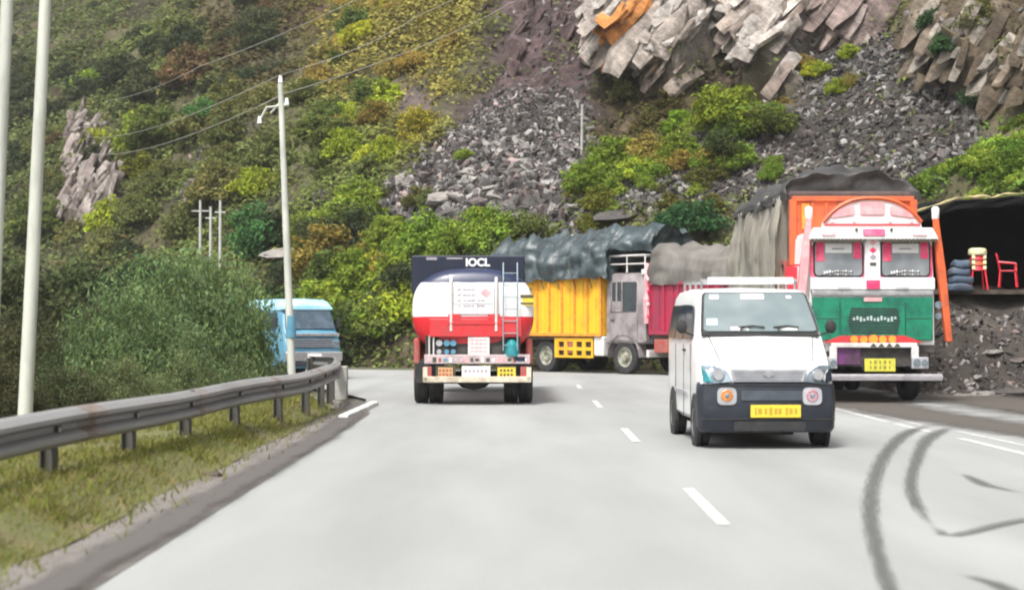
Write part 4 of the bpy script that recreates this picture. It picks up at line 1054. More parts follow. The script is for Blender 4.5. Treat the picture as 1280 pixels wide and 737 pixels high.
fd = MB(); fa = [(0, .9 + .66 * math.cos(a), .5 + .66 * math.sin(a)) for a in [math.pi * k / 10 for k in range(11)]]
fd.loft([[(-1.18, p[1], p[2]), (-.8, p[1], p[2]), (-.8, p[1], p[2] + .04), (-1.18, p[1], p[2] + .04)] for p in fa]); fd.build('mudguard', M['greycab'], yl)
# rack and visor over the cab
rr = MB()
for y in (.1, .85, 1.6):
    rr.tube([(-1.05, y, 3.0), (-1.05, y, 3.5), (1.05, y, 3.5), (1.05, y, 3.0)], .03, 6)
for x in (-1.05, 1.05): rr.tube([(x, .1, 3.5), (x, 1.6, 3.5)], .03, 6); rr.tube([(x, .1, 3.25), (x, 1.6, 3.25)], .025, 6)
rr.build('cab_rack', M['offwhite'], yl)
vs2 = MB(); vs2.box((0, -.02, 3.0), (2.3, .4, .16)); vs2.build('visor', M['offwhite'], yl, bevel=.03)
cargo_body(yl, 1.78, 6.9, 1.14, 2.92, 1.2, M['yellow'], M['amber'], 9)
# low yellow guard with two rows of square holes, and the white fuel tank
gd = MB(); x = -1.19; y0, y1, zlo, zhi = 2.15, 3.85, .46, 1.06
ys = [y0, 2.22, 2.48, 2.62, 2.88, 3.02, 3.28, 3.42, 3.68, y1]; zs = [zlo, .53, .68, .78, .95, zhi]
for i in range(9):
    for j in range(5):
        hole = (i % 2 == 1) and (j % 2 == 1)
        if not hole: gd.box((x, (ys[i] + ys[i + 1]) / 2, (zs[j] + zs[j + 1]) / 2), (.05, ys[i + 1] - ys[i], zs[j + 1] - zs[j]))
gd.build('side_guard', M['yellow'], yl)
MB().box((-1.12, 3.0, .76), (.04, 1.66, .54)).build('guard_backing', M['chassis'], yl)
MB().box((-1.165, 3.15, .78), (.06, .2, .36)).build('guard_box', M['redmud'], yl)
MB().box((-1.05, 1.9, .82), (.34, .42, .6)).build('fuel_tank', M['offwhite'], yl, bevel=.05)
MB().box((1.05, 2.6, .82), (.34, 1.0, .5)).build('tool_box', M['chassis'], yl, bevel=.03)
tarp(yl, 'tarpaulin', M['tarpteal'], 1.3, 7.1, 2.80, 3.75, 1.34, seed=21, hump=.36, skirt=.3, fold=.10, lump=.34, zf=lambda t: .10 * math.sin(t * 11) + .05 * math.sin(t * 23 + 1) - .5 * max(0, t - .72) - .1 * max(0, .2 - t))
tarp(yl, 'tarpaulin_bundle', M['tarpteal'], -.1, 2.6, 3.62, 4.05, .95, seed=29, hump=.2, skirt=.1, fold=.06, lump=.25)
ropes = MB()
for k in range(7):
    y = 2.1 + k * .72; ropes.tube([(-1.30, y, 2.55), (-1.5, y + .05, 3.2), (-1.42, y + .1, 3.9), (-.6, y + .15, 4.35)], .014, 5)
ropes.build('rope', M['wood'], yl)

# ---------------------------------------------------------------- crimson lorry under a grey cover
TH2 = R(29)
rr0 = Vector((4.05, 51.15))                                         # its right rear corner
hx2, hy2 = math.sin(TH2), -math.cos(TH2); ox2, oy2 = math.cos(TH2), math.sin(TH2)
LEN = 6.9
org2 = rr0 + Vector((hx2, hy2)) * LEN + Vector((ox2, oy2)) * 1.2
mr = thing('lorry', 'crimson lorry under a grey tarpaulin half hidden behind the white van', 'lorry', (org2.x, org2.y, 0), TH2)
chassis(mr, LEN); axles(mr, 1.15, 5.3, .5, 'silver', .98)
mc = MB().loft([cab_ring(.0, .95, 2.6, 1.12, 1.08), cab_ring(.1, .9, 2.78, 1.14, 1.10), cab_ring(1.65, .9, 2.8, 1.14, 1.10)]).build('cab', M['palepink'], mr, smooth=True)
for xa, xb in ((-1.02, -.06), (.06, 1.02)):
    MB().panel(front_pts(xa, xb, .0, 1.85, .03, 2.5), .08, .02).build('windscreen', M['twglass'], mr)
MB().panel(side_pts(-1.144, -1.115, .38, 1.4, 1.8, 2.55), .06, .016).build('side_window', M['glass'], mr)
MB().box((0, -.03, 1.4), (2.1, .06, .6)).build('grille', M['maroon'], mr, bevel=.02)
MB().box((0, -.14, .62), (2.4, .12, .22)).build('bumper', M['offwhite'], mr, bevel=.02)
for s in (-1, 1):
    q = MB(); q.cyl((s * .85, -.04, 1.0), (s * .85, -.1, 1.0), .1, n=14); q.build('headlight', M['lens'], mr)
cargo_body(mr, 1.8, LEN, 1.2, 2.62, 1.2, M['maroon'], M['maroon'], 7)
tarp(mr, 'tarpaulin', M['tarpgrey'], 1.5, LEN + .03, 2.6, 3.42, 1.26, seed=41, hump=.3, skirt=.08, fold=.07, zf=lambda t: .16 * math.sin(t * 6 + 2))
MB().box((-1.0, 3.2, .78), (.4, 1.0, .5)).build('fuel_tank', M['chassis'], mr, bevel=.05)
q = MB(); q.cyl((-1.16, 4.3, .62), (-1.16, 4.3, 1.05), .13, n=14); q.build('air_tank', M['silver'], mr)
tb = MB(); tb.box((-1.05, 6.35, .85), (.4, .7, .4)); tb.build('tool_box', M['redmud'], mr, bevel=.03)

# ---------------------------------------------------------------- pale blue truck coming round the bend on the left
bt = thing('small_truck', 'pale blue roofed truck with dark windscreen coming round the bend behind the guardrail', 'truck', (-5.3, 46.9, 0), R(24)); bt.scale = (.87, 1, .95)
bs = [(.0, .35, .95, .84, .86, .80), (.06, .32, 1.18, .86, .88, .82), (.2, .32, 1.3, .88, .9, .84), (.32, .32, 1.42, .88, .9, .84), (.62, .32, 1.98, .88, .9, .78), (.8, .32, 2.12, .88, .9, .78), (1.0, .32, 2.18, .88, .9, .78), (3.6, .32, 2.2, .88, .9, .78), (4.2, .34, 2.16, .86, .88, .76)]
MB().loft([van_ring(y, zb, zt, wb, wm, wt, 1.3) for y, zb, zt, wb, wm, wt in bs]).build('body', M['steelblue'], bt, smooth=True)
rf_ = [(.66, 1.94, 2.03, .80), (.50, 1.97, 2.06, .81), (.70, 1.96, 2.2, .83), (1.05, 1.96, 2.26, .83), (3.6, 1.96, 2.28, .83), (4.15, 1.96, 2.22, .81)]
MB().loft([[(-w, y, a_), (w, y, a_), (w, y, (a_ + b_) / 2), (w - .12, y, b_), (0, y, b_ + .03), (-w + .12, y, b_), (-w, y, (a_ + b_) / 2)] for y, a_, b_, w in rf_[1:]]).build('roof', M['skyblue'], bt, smooth=True)
MB().panel([(-.80, .28, 1.42), (.80, .28, 1.42), (.70, .57, 1.98), (-.70, .57, 1.98)], .08, .03).build('windscreen', M['bglass'], bt)
MB().box((0, .06, 1.26), (1.72, .1, .09)).build('chrome_band', M['chrome'], bt, bevel=.02)
MB().box((0, -.01, 1.03), (1.3, .08, .28)).build('grille', M['bglass'], bt, bevel=.02)
q = MB()
for k in range(4): q.box((0, -.055, .94 + k * .06), (1.24, .012, .016))
q.build('grille_slat', M['silver'], bt)
for s in (-1, 1):
    hb = MB().box((s * .72, -.02, 1.0), (.24, .1, .2)).build('headlight', M['lens'], bt, bevel=.02)
    for y0, y1 in ((.78, 1.5), (1.6, 2.6), (2.7, 3.7)):
        p = [(-.905, y0 + .0, 1.42), (-.82, y0 + (.15 if y0 < 1 else 0), 1.9), (-.82, y1, 1.9), (-.905, y1, 1.42)]
        if s > 0: p = [(-a_, b_, c_) for a_, b_, c_ in reversed(p)]
        MB().panel(p, .04, .012).build('side_window', M['bglass'], bt)
    q = MB(); q.box((s * 1.0, .5, 1.6), (.1, .08, .26)); q.tube([(s * .86, .55, 1.5), (s * 1.0, .52, 1.52)], .015); q.build('mirror', M['black'], bt, bevel=.01)
    wheel(bt, s * .76, .75, .33, .2, M['silver']); wheel(bt, s * .76, 3.3, .33, .2, M['silver'])
MB().box((0, -.06, .66), (1.8, .16, .26)).build('bumper', M['chrome'], bt, bevel=.03)
MB().box((0, -.05, .45), (1.74, .16, .14)).build('lower_bumper', M['navy'], bt, bevel=.03)
MB().box((0, -.15, .68), (.45, .02, .11)).build('number_plate', M['paper'], bt)

# ================================================================== GUARDRAIL, POLES, WIRES, KERB, SHACK
RAIL = [(-4.25, 4), (-4.05, 9), (-3.87, 13.3), (-3.62, 16.5), (-3.50, 20), (-3.30, 23), (-3.12, 26), (-3.10, 29.5), (-3.3, 33), (-3.75, 37.2), (-4.6, 40)]
RAIL = [(a - .1, c) for a, c in RAIL]
rl = catmull(RAIL, .25)
M['railpost'] = pm('dull dark post steel', (0.085, 0.08, 0.07), (0.06, 0.06, 0.045), rough=.7)
M['lap'] = pm('rust stained steel', (0.23, 0.21, 0.2), (0.14, 0.09, 0.065), rough=.6, scale=5)
rail = thing('guardrail', 'long weathered steel guardrail on posts along the left verge', 'guardrail', (-3.6, 18, 0))
prof = [(-.02, .0), (.03, .015), (.10, .055), (.105, .085), (.0, .13), (.0, .18), (.105, .225), (.10, .255), (.03, .295), (-.03, .31)]   # (towards the road, up)
T = np.gradient(rl, axis=0); T /= np.linalg.norm(T, axis=1)[:, None]; NR = np.stack([T[:, 1], -T[:, 0]], 1)
for z0_, nm in ((.46, 'beam'),):
    V = []
    for k, (p, n_) in enumerate(zip(rl, NR)):
        for o_, u_ in prof: V.append((p[0] + n_[0] * (o_ + .06) + 3.6, p[1] + n_[1] * (o_ + .06) - 18, z0_ + u_ + .012 * math.sin(p[1] * .9)))
    n = len(prof); Fc = [(i * n + k, i * n + k + 1, (i + 1) * n + k + 1, (i + 1) * n + k) for i in range(len(rl) - 1) for k in range(n - 1)]
    beam = link_mesh(nm, np_mesh(nm, V, Fc, M['galv'], smooth=False), rail)
    sm = beam.modifiers.new('thickness', 'SOLIDIFY'); sm.thickness = .006
for c0 in range(10, len(rl) - 8, 17):                              # lap joints where two lengths of beam overlap
    V = []; K = range(c0, c0 + 3)
    for k in K:
        for o_, u_ in prof: V.append((rl[k][0] + NR[k][0] * (o_ + .068) + 3.6, rl[k][1] + NR[k][1] * (o_ + .068) - 18, .46 + u_ + .012 * math.sin(rl[k][1] * .9)))
    Fc = [(i * n + k, i * n + k + 1, (i + 1) * n + k + 1, (i + 1) * n + k) for i in range(2) for k in range(n - 1)]
    lp = link_mesh('lap_joint', np_mesh('lap_joint', V, Fc, M['lap'], smooth=False), rail); sm = lp.modifiers.new('thickness', 'SOLIDIFY'); sm.thickness = .005
s_acc = 0; nxt = 0.5
for i in range(1, len(rl)):
    s_acc += np.linalg.norm(rl[i] - rl[i - 1])
    if s_acc >= nxt:
        nxt += 2.5; p = rl[i]
        ang = math.atan2(T[i, 1], T[i, 0])
        q = MB(); q.m = Matrix.Translation((p[0] + 3.6, p[1] - 18, 0)) @ Matrix.Rotation(ang, 4, 'Z')
        q.box((0, .05, .33), (.15, .012, .8)); q.box((0, -.05, .33), (.15, .012, .8)); q.box((0, 0, .33), (.012, .09, .8)); q.box((0, -.075, .62), (.1, .04, .28))
        post = q.build('post', M['railpost'], rail)
        q = MB(); q.m = Matrix.Translation((p[0] + 3.6, p[1] - 18, 0)) @ Matrix.Rotation(ang, 4, 'Z')
        q.cyl((0, -.07, .615), (0, -.10, .615), .022, n=8); q.build('bolt', M['silver'], post)
        q = MB(); q.m = Matrix.Translation((p[0] + 3.6, p[1] - 18, 0)) @ Matrix.Rotation(ang, 4, 'Z')
q = MB(); q.loft([[(-3.56 - a_ * .16, 36.4 + b_ * .14, z) for a_, b_ in ((-1, -1), (1, -1), (1, 1), (-1, 1))] for z in (-.1, .62)])
blk = q.build('concrete_block', M['concrete'], None, bevel=.02); tag(blk, 'pale concrete block standing under the far end of the guardrail', 'concrete block')

def pole(label, pts, r0, r1, mat='pole', nm='street_pole', group=None):
    base = Vector(pts[0])
    t = thing(nm, label, 'pole', base, 0, group)
    q = MB(); n = len(pts); q.tube([Vector(p) - base for p in pts], [r0 + (r1 - r0) * i / (n - 1) for i in range(n)], 14)
    q.build('shaft', M[mat], t, smooth=True)
    q = MB(); q.cyl((0, 0, -.1), (0, 0, .12), r0 * 2.2, r0 * 1.8, 14); q.build('footing', M['concrete'], t)
    return t
# near leaning pole on the left
d0 = 20.6
p0 = at(30, 560, d0); p0.z = 0.0; p1 = at(55, 0, d0); p2 = p1 + (p1 - p0) * .45
pole('tall pale pole leaning slightly right behind the near guardrail', [p0, p0.lerp(p1, .5), p1, p2], .088, .055)
d1 = 17.0
a_ = at(-18, 560, d1); a_.z = 0; b_ = at(7, 0, d1)
pole('pale pole at the left edge of the view, nearest of the poles', [a_, a_.lerp(b_, .5), b_, b_ + (b_ - a_) * .4], .075, .05)
# far pole with bracket, carrying wires
d2 = 35.6
g0 = at(366, 497, d2); g0.z = 0; g1 = at(350, 104, d2)
pw = pole('slim pale power pole with a cross bracket beside the pale blue truck', [g0, g0.lerp(g1, .5), g1], .085, .055, nm='power_pole')
q = MB(); b0 = g1 - g0
q.tube([at(351, 132, d2) - g0, at(333, 134, d2) - g0, at(322, 154, d2) - g0], .028, 6); q.tube([at(351, 126, d2) - g0, at(338, 141, d2) - g0], .02, 6); q.tube([at(345, 132, d2) - g0, at(360, 131, d2) - g0], .03, 6)
br = q.build('cross_bracket', M['pole'], pw)
for xx, yy in ((324, 150), (358, 127), (350, 99)):
    c = at(xx, yy, d2) - g0; q = MB(); q.cyl(c - Vector((0, 0, .06)), c + Vector((0, 0, .08)), .05, .03, 8); q.build('insulator', M['white'], br)
q = MB(); c = at(364, 408, d2) - g0; q.cyl(c - Vector((0, 0, .22)), c + Vector((0, 0, .22)), .10, .10, 14); q.build('blue_band', M['steelblue'], pw)
# three small far poles
for px_, yb, yt in ((250, 330, 250), (263, 330, 258), (275, 345, 250)):
    loc, _, _ = hit(px_, yb)
    dd = loc.y; top = at(px_, yt, dd); base = Vector((loc.x, dd, loc.z - .5))
    t = thing('power_pole', {250: 'small distant pole with a crossarm, leftmost of three on the slope', 263: 'shortest of three small distant poles, standing in the middle', 275: 'small distant pole with an insulator cap, rightmost of three on the slope'}[px_], 'pole', base, 0, 'distant poles on the slope')
    q = MB(); q.tube([(0, 0, 0), top - base], [.075, .055], 8); q.build('shaft', M['concrete'], t, smooth=True)
    q = MB(); q.box((top - base) - Vector((.0, 0, .5)), (.8 if px_ == 250 else .45, .06, .06)); q.build('crossarm', M['concrete'], t)
# wires
def wire(label, pts, r=.014):
    P = []
    for a_, b_ in zip(pts[:-1], pts[1:]):
        sag = (b_ - a_).length * .007
        for k in range(12):
            t = k / 12; p = a_.lerp(b_, t); p.z -= sag * 4 * t * (1 - t); P.append(p)
    P.append(pts[-1])
    base = P[0].copy()
    q = MB(); q.tube([p - base for p in P], r, 5)
    o = q.build('power_wire', M['wire']); o.location = base
    tag(o, label, 'wire', 'wires crossing the valley')
wire('power wire running from the bracket of the slim pole, lowest of the wires', [at(110, 191, 90), at(324, 132, d2), at(351, 118, d2), at(640, 2, 66), at(760, -60, 72)], .010)
wire('power wire over the top of the slim pole, between the other two', [at(110, 171, 90), at(350, 93, d2), at(520, 20, 60), at(640, -40, 66)], .010)
wire('power wire passing above the slim pole, highest of the wires', [at(130, 126, 90), at(250, 82, 62), at(400, 20, 56), at(520, -40, 60)], .011)
# thin pipe standing on the rockfall
loc, _, _ = hit(727, 196)
q = MB(); top = at(728, 130, loc.y - .3); base = Vector(loc); q.tube([(0, 0, -.3), (top - base) * .5, top - base], .05, 8); o = q.build('marker_pipe', M['concrete']); o.location = base
tag(o, 'thin grey pipe standing upright at the right edge of the rockfall', 'pipe')
# white kerb stones where the verge ends
for k in range(3):
    t0, t1 = k / 3, (k + 1) / 3
    a_ = Vector((*gp(429, 524), 0)).lerp(Vector((*gp(468, 506), 0)), t0); b_ = Vector((*gp(429, 524), 0)).lerp(Vector((*gp(468, 506), 0)), t1)
    mid = (a_ + b_) / 2; L_ = (b_ - a_).length - .02
    q = MB(); q.box((0, 0, .02), (.16, L_, .11)); o = q.build('kerb_stone', M['kerb'], None, bevel=.02); o.location = mid; o.rotation_euler = (0, 0, math.atan2(b_.y - a_.y, b_.x - a_.x) - math.pi / 2)
    tag(o, ['white kerb stone at the end of the verge, nearest of three', 'white kerb stone at the end of the verge, middle of three', 'white kerb stone at the end of the verge, farthest of three'][k], 'kerb stone', 'white kerb stones')
# small debris on the gravel strip
q = MB(); q.box((0, 0, .02), (.16, .1, .05)); q.box((.07, .06, .015), (.08, .08, .03)); o = q.build('stone', M['wood'], None, bevel=.015); o.location = (*gp(265, 598), .022)
tag(o, 'small dark clod lying on the gravel verge', 'clod')

# ---------------------------------------------------------------- shack on the rubble bank
sx0, sx1, sd0, sd1, sfl = 8.95, 14.5, 39.2, 42.4, 2.3
sh = thing('shack', 'dark roadside shack with a black sheet roof on the rubble bank', 'shack', (11.5, 40.5, sfl))
o_ = Vector((11.5, 40.5, sfl))
def sb_(c, s, nm, mat): q = MB(); q.box(Vector(c) - o_, s); return q.build(nm, M[mat], sh)
sb_((sx0 + .05, 40.8, 3.1), (.08, 3.1, 1.9), 'side_wall', 'blackcloth'); sb_((sx1, 40.8, 3.35), (.08, 3.1, 2.3), 'side_wall', 'blackcloth')
sb_((11.7, 40.8, 2.2), (5.6, 3.4, .1), 'floor', 'wood')
def roof_z(x, d): return 4.24 - max(0, 9.9 - x) * .30 + .06 * max(0, x - 9.9) + .03 * mnoise.noise((x * 2.3, d, 1)) + (d - sd0) * .05
q = MB(); wl = [Vector((x, sd1 - .05, roof_z(x, sd1) - .03)) - o_ for x in np.linspace(sx0, sx1 + .1, 16)]
q.prism([Vector((sx1 + .1, sd1 - .05, 2.1)) - o_] + wl[::-1] + [Vector((sx0, sd1 - .05, 2.1)) - o_], (0, .08, 0)); q.build('back_wall', M['blackcloth'], sh)
for nm, za, zb_, mt, dd0, dd1 in (('roof_sheet', 0, .05, 'blackcloth', sd0 - .35, sd1 + .3),):
    V = []; nxs, nys = 40, 10
    for i in range(nxs):
        for j in range(nys):
            x = sx0 - .25 + (sx1 - sx0 + .5) * i / (nxs - 1); d = dd0 + (dd1 - dd0) * j / (nys - 1); V.append((x - o_.x, d - o_.y, roof_z(x, d) - o_.z))
    Fc = [(i * nys + j, (i + 1) * nys + j, (i + 1) * nys + j + 1, i * nys + j + 1) for i in range(nxs - 1) for j in range(nys - 1)]
    rs = link_mesh(nm, np_mesh(nm, V, Fc, M[mt], smooth=True), sh); so = rs.modifiers.new('thickness', 'SOLIDIFY'); so.thickness = .05
q = MB(); pts = []
for k in range(24):
    x = sx0 - .25 + 2.9 * k / 23; pts.append(Vector((x, sd0 - .36, roof_z(x, sd0 - .35) + .05 + .07 * mnoise.noise((x * 4, 0, 2)))) - o_)
q.tube(pts, [.012 + .09 * abs(mnoise.noise((k * .8, 3, 1))) for k in range(24)], 6); q.build('roof_edge_sacking', pm('tan sacking', (0.45, 0.36, 0.2), (0.25, 0.25, 0.1), rough=.9, scale=5), sh, smooth=True)
# valance of sheet hanging from the front edge
V = []; 
for i in range(50):
    x = sx0 - .2 + 5.9 * i / 49; zt = roof_z(x, sd0 - .3) - .02
    for j in range(5): V.append((x - o_.x, sd0 - .33 + .03 * math.sin(x * 7 + j) - o_.y, zt - (.2 + .05 * mnoise.noise((x * 1.4, 0, 3))) * j / 4 - o_.z))
Fc = [(i * 5 + j, (i + 1) * 5 + j, (i + 1) * 5 + j + 1, i * 5 + j + 1) for i in range(49) for j in range(4)]
vl = link_mesh('valance', np_mesh('valance', V, Fc, M['blackcloth'], smooth=True), sh); so = vl.modifiers.new('thickness', 'SOLIDIFY'); so.thickness = .012
for x in (sx0 + .05, 12.3, sx1 - .1):
    q = MB(); q.tube([Vector((x, sd0 - .1, 1.6)) - o_, Vector((x + .04, sd0 - .1, roof_z(x, sd0) - .03)) - o_], .05, 7); q.build('post', M['wood'], sh)
# things under the roof
def at_floor(px_): return Vector(((px_ - CX) / F * 39.0, 39.0, sfl))
st = thing('stool_stack', 'stack of red and yellow plastic stools with a pale top under the black roof', 'stools', at_floor(1222) + Vector((0, 0, -.06))); st.scale = (.88, .88, .9)
for ax in (-1, 1):
    for ay in (-1, 1): q = MB(); q.tube([(ax * .21, ay * .2, 0), (ax * .15, ay * .14, .5)], .024, 6); q.build('leg', M['redplastic'], st)
for k in range(3):
    q = MB(); q.loft([[(.2 * math.cos(a), .2 * math.sin(a), .48 + k * .13) for a in [2 * math.pi * i / 16 for i in range(16)]], [(.165 * math.cos(a), .165 * math.sin(a), .60 + k * .13) for a in [2 * math.pi * i / 16 for i in range(16)]]]); q.build('stool', M['redplastic'] if k != 1 else M['orange'], st, smooth=True)
    for sx_ in (-1, 1):
        q = MB(); q.box((sx_ * .14, -.15, .55 + k * .13), (.08, .05, .09)); q.build('yellow_trim', M['cream'], st)
q = MB(); q.lathe_x([(0, .001), (0, .22), (.04, .24), (.14, .22), (.17, .15), (.175, .001)], (0, 0, 0), 18); q.v = [(b_, c_, .86 + a_) for a_, b_, c_ in q.v]; q.build('pale_top', M['cream'], st, smooth=True)
ch = thing('plastic_chair', 'red plastic armchair right of the stools under the black roof', 'chair', at_floor(1262) + Vector((0, .1, 0)), R(70)); ch.scale = (.8, .8, .8)
q = MB()
for ax in (-1, 1):
    for ay in (-1, 1): q2 = MB(); q2.tube([(ax * .24, ay * .24, 0), (ax * .21, ay * .2, .44)], .025, 6); q2.build('leg', M['redplastic'], ch)
MB().box((0, 0, .45), (.48, .46, .04)).build('seat', M['redplastic'], ch, bevel=.02)
q = MB(); q.loft([[(-.23, .2, .47), (.23, .2, .47), (.23, .23, .47), (-.23, .23, .47)], [(-.25, .27, .85), (.25, .27, .85), (.25, .3, .85), (-.25, .3, .85)], [(-.15, .3, .95), (.15, .3, .95), (.15, .33, .95), (-.15, .33, .95)]]); q.build('backrest', M['redplastic'], ch, bevel=.01)
for s in (-1, 1):
    q = MB(); q.tube([(s * .24, -.2, .46), (s * .27, -.2, .66), (s * .27, .24, .7)], .025, 6); q.build('armrest', M['redplastic'], ch)
bgs = MB()
for k in range(4):
    V = []
    for z, r in ((0, .8), (.05, 1), (.13, 1), (.18, .8)):
        V.append([((.30 - .03 * k) * r * math.copysign(abs(math.cos(a)) ** .6, math.cos(a)) + .04 * (k % 2), .22 * r * math.copysign(abs(math.sin(a)) ** .6, math.sin(a)), z + k * .17 + .02 * math.sin(3 * a + k)) for a in [2 * math.pi * i / 16 for i in range(16)]])
    bgs.loft(V)
o = bgs.build('sack', M['bluebag'], None, smooth=True); o.location = at_floor(1198) + Vector((0, -.05, -.1))
tag(o, 'blue grey pile of folded sacking beside the orange post of the lorry', 'sacking')

# ================================================================== ROCKS
def ico(sub=0):
    bm = bmesh.new(); bmesh.ops.create_icosphere(bm, subdivisions=sub + 1, radius=1); v = np.array([p.co[:] for p in bm.verts]); f = np.array([[p.index for p in q.verts] for q in bm.faces]); bm.free(); return v, f
ICO0 = ico(0); ICO1 = ico(1)
def rock_verts(base, seed, rough=.35):
    r = np.random.default_rng(seed); v = base.copy()
    for _ in range(8):                                   # chop facets for angular stone
        d = r.normal(size=3); d /= np.linalg.norm(d); lim = r.uniform(.45, .8); k = v @ d; v -= np.outer(np.maximum(0, k - lim), d)
    v *= 1 + rough * fbm(v * 1.3 + seed * 7.7, 2)[:, None] * .6
    return v * np.array([r.uniform(1, 1.45), r.uniform(.55, .95), r.uniform(.32, .62)])
vis_m = (px[:, 0] > -150) & (px[:, 0] < 1430) & (px[:, 1] > -150) & (px[:, 1] < 520)
M['boulder'] = attr_mat('grey broken stone', nscale=3, amp=.3, bump=.6, bscale=5, bdist=.08)
ROCKV = []
for k in range(9):
    v = rock_verts(ICO1[0], 100 + k)
    g = (.135, .112, .104) if k % 3 == 0 else ((.25, .232, .21) if k % 3 == 1 else (.088, .08, .075))
    ROCKV.append(np_mesh('rock', v, ICO1[1], M['boulder'], np.tile(g, (len(v), 1)) * (1 + .15 * fbm(v * 2, 2)[:, None])))
grid2 = np.arange(len(hp2))
def sample_mask(mask, n, power=1.0):
    w = (mask * vis_m) ** power; w = w / w.sum(); ids = rng.choice(len(hp2), n, p=w)
    jit = rng.uniform(-.5, .5, (n, 2))
    i, j = ids // NV, ids % NV; i2 = np.clip(i + np.sign(jit[:, 0]).astype(int), 0, NU - 1); j2 = np.clip(j + np.sign(jit[:, 1]).astype(int), 0, NV - 1)
    a = np.abs(jit[:, 0])[:, None]; b = np.abs(jit[:, 1])[:, None]
    P = hp2[ids] + (hp2[i2 * NV + j] - hp2[ids]) * a + (hp2[i * NV + j2] - hp2[ids]) * b
    return P, ids
def rand_rot(n):
    q = rng.normal(size=(n, 4)); q /= np.linalg.norm(q, axis=1)[:, None]; w, x, y, z = q.T
    return np.stack([1 - 2 * (y * y + z * z), 2 * (x * y - z * w), 2 * (x * z + y * w), 2 * (x * y + z * w), 1 - 2 * (x * x + z * z), 2 * (y * z - x * w), 2 * (x * z - y * w), 2 * (y * z + x * w), 1 - 2 * (x * x + y * y)], 1).reshape(n, 3, 3)
def rock_stuff(name, P, size, cols):
    n = len(P); variants = [rock_verts(ICO0[0], 300 + k) for k in range(12)]
    nv = len(variants[0]); ks = rng.integers(0, 12, n); base = np.stack(variants)[ks]
    Rm = rand_rot(n); V = np.einsum('nij,nkj->nki', Rm, base * size[:, None, None]) + P[:, None, :]
    Fc = (ICO0[1][None] + (np.arange(n) * nv)[:, None, None]).reshape(-1, 3)
    C = np.repeat(cols, nv, axis=0)
    return tag(link_mesh(name, np_mesh(name, V.reshape(-1, 3), Fc, M['stone'], C)), kind='stuff')
def stone_cols(n, lo=.08, hi=.3, tint=(1, .93, .875)):
    g = lo + (hi - lo) * rng.random(n) ** 3.2; c = np.outer(g, tint); red = rng.random(n) < .12; c[red] *= np.array([1.05, .86, .82]); return c
m1 = Z['scree'] * (1 - .6 * Z['chute'])
P, ids = sample_mask(m1 + .05 * Z['chute'], 7500); rock_stuff('scree', P + [0, 0, .02], (.06 + .26 * rng.random(len(P)) ** 2.2) * (.75 + .75 * sstep(120, 270, px[ids][:, 1])), stone_cols(len(P), .045, .33) * (1 + .35 * fbm(P * .5, 3)[:, None]))
P, ids = sample_mask(Z['scree2'] * (.25 + sstep(-.3, .5, fbm(hp * .4 + 8, 4)) ** 1.5), 7000); rock_stuff('scree', P + [0, 0, .02], .05 + .2 * rng.random(len(P)) ** 2.5, stone_cols(len(P), .035, .26, (1, .95, .89)) * (1 + .5 * fbm(P * .45 + 30, 3)[:, None]))
P, ids = sample_mask(poly_mask(px, [(380, 250), (480, 240), (480, 300), (380, 330)], 15) + .4 * poly_mask(px, [(800, 190), (905, 200), (880, 260), (740, 290)], 12) + .25 * Z['rcliff'] + .4 * poly_mask(px, [(240, 190), (330, 180), (350, 290), (230, 260)], 25), 1700); rock_stuff('scree', P, rng.uniform(.08, .26, len(P)), stone_cols(len(P), .08, .3))
# the biggest stones, one by one
def put_rock(name, P, s, label, group=None, k=None, cat='rock', rot=None, flat=1.0):
    o = bpy.data.objects.new(name, ROCKV[k if k is not None else int(rng.integers(9))]); COL.objects.link(o)
    o.location = P; o.rotation_euler = rot if rot is not None else tuple(rng.uniform(-.6, .6, 2)) + (rng.uniform(0, 6.3),)
    o.scale = (s, s, s * flat); return tag(o, label, cat, group)
P, ids = sample_mask(m1 ** 2 * (.35 + sstep(150, 280, px[:, 1])), 150)
def where(x, y, box):
    c = ('left', 'centre', 'right')[min(2, int(3 * (x - box[0]) / (box[2] - box[0])))] if x > box[0] else 'left'
    w = ('upper', 'middle', 'lower')[max(0, min(2, int(3 * (y - box[1]) / (box[3] - box[1]))))]
    return w + ' ' + c
def rock_word(s, lo, hi, k): return ('small', 'medium', 'large')[max(0, min(2, int(3 * (s - lo) / (hi - lo))))] + ' ' + ('purplish grey', 'pale grey', 'dark grey')[k % 3]
for p, i in zip(P, ids):
    big = sstep(120, 280, px[i, 1]); s = rng.uniform(.18, .42) * (.7 + .8 * big); k = int(rng.integers(9))
    put_rock('rock', Vector(p), s, f'{rock_word(s, .15, .6, k)} stone, {where(px[i, 0], px[i, 1], (480, 105, 740, 300))} of the pale middle rockfall', 'stones of the middle rockfall', k, flat=rng.uniform(.6, 1))
P, ids = sample_mask(Z['scree2'] ** 2, 130)
for p, i in zip(P, ids):
    s = rng.uniform(.13, .33); k = int(rng.integers(9))
    put_rock('rock', Vector(p), s, f'{rock_word(s, .13, .33, k)} stone, {where(px[i, 0], px[i, 1], (730, 60, 1230, 290))} of the right rockfall behind the lorry', 'stones of the right rockfall', k, flat=rng.uniform(.6, 1))
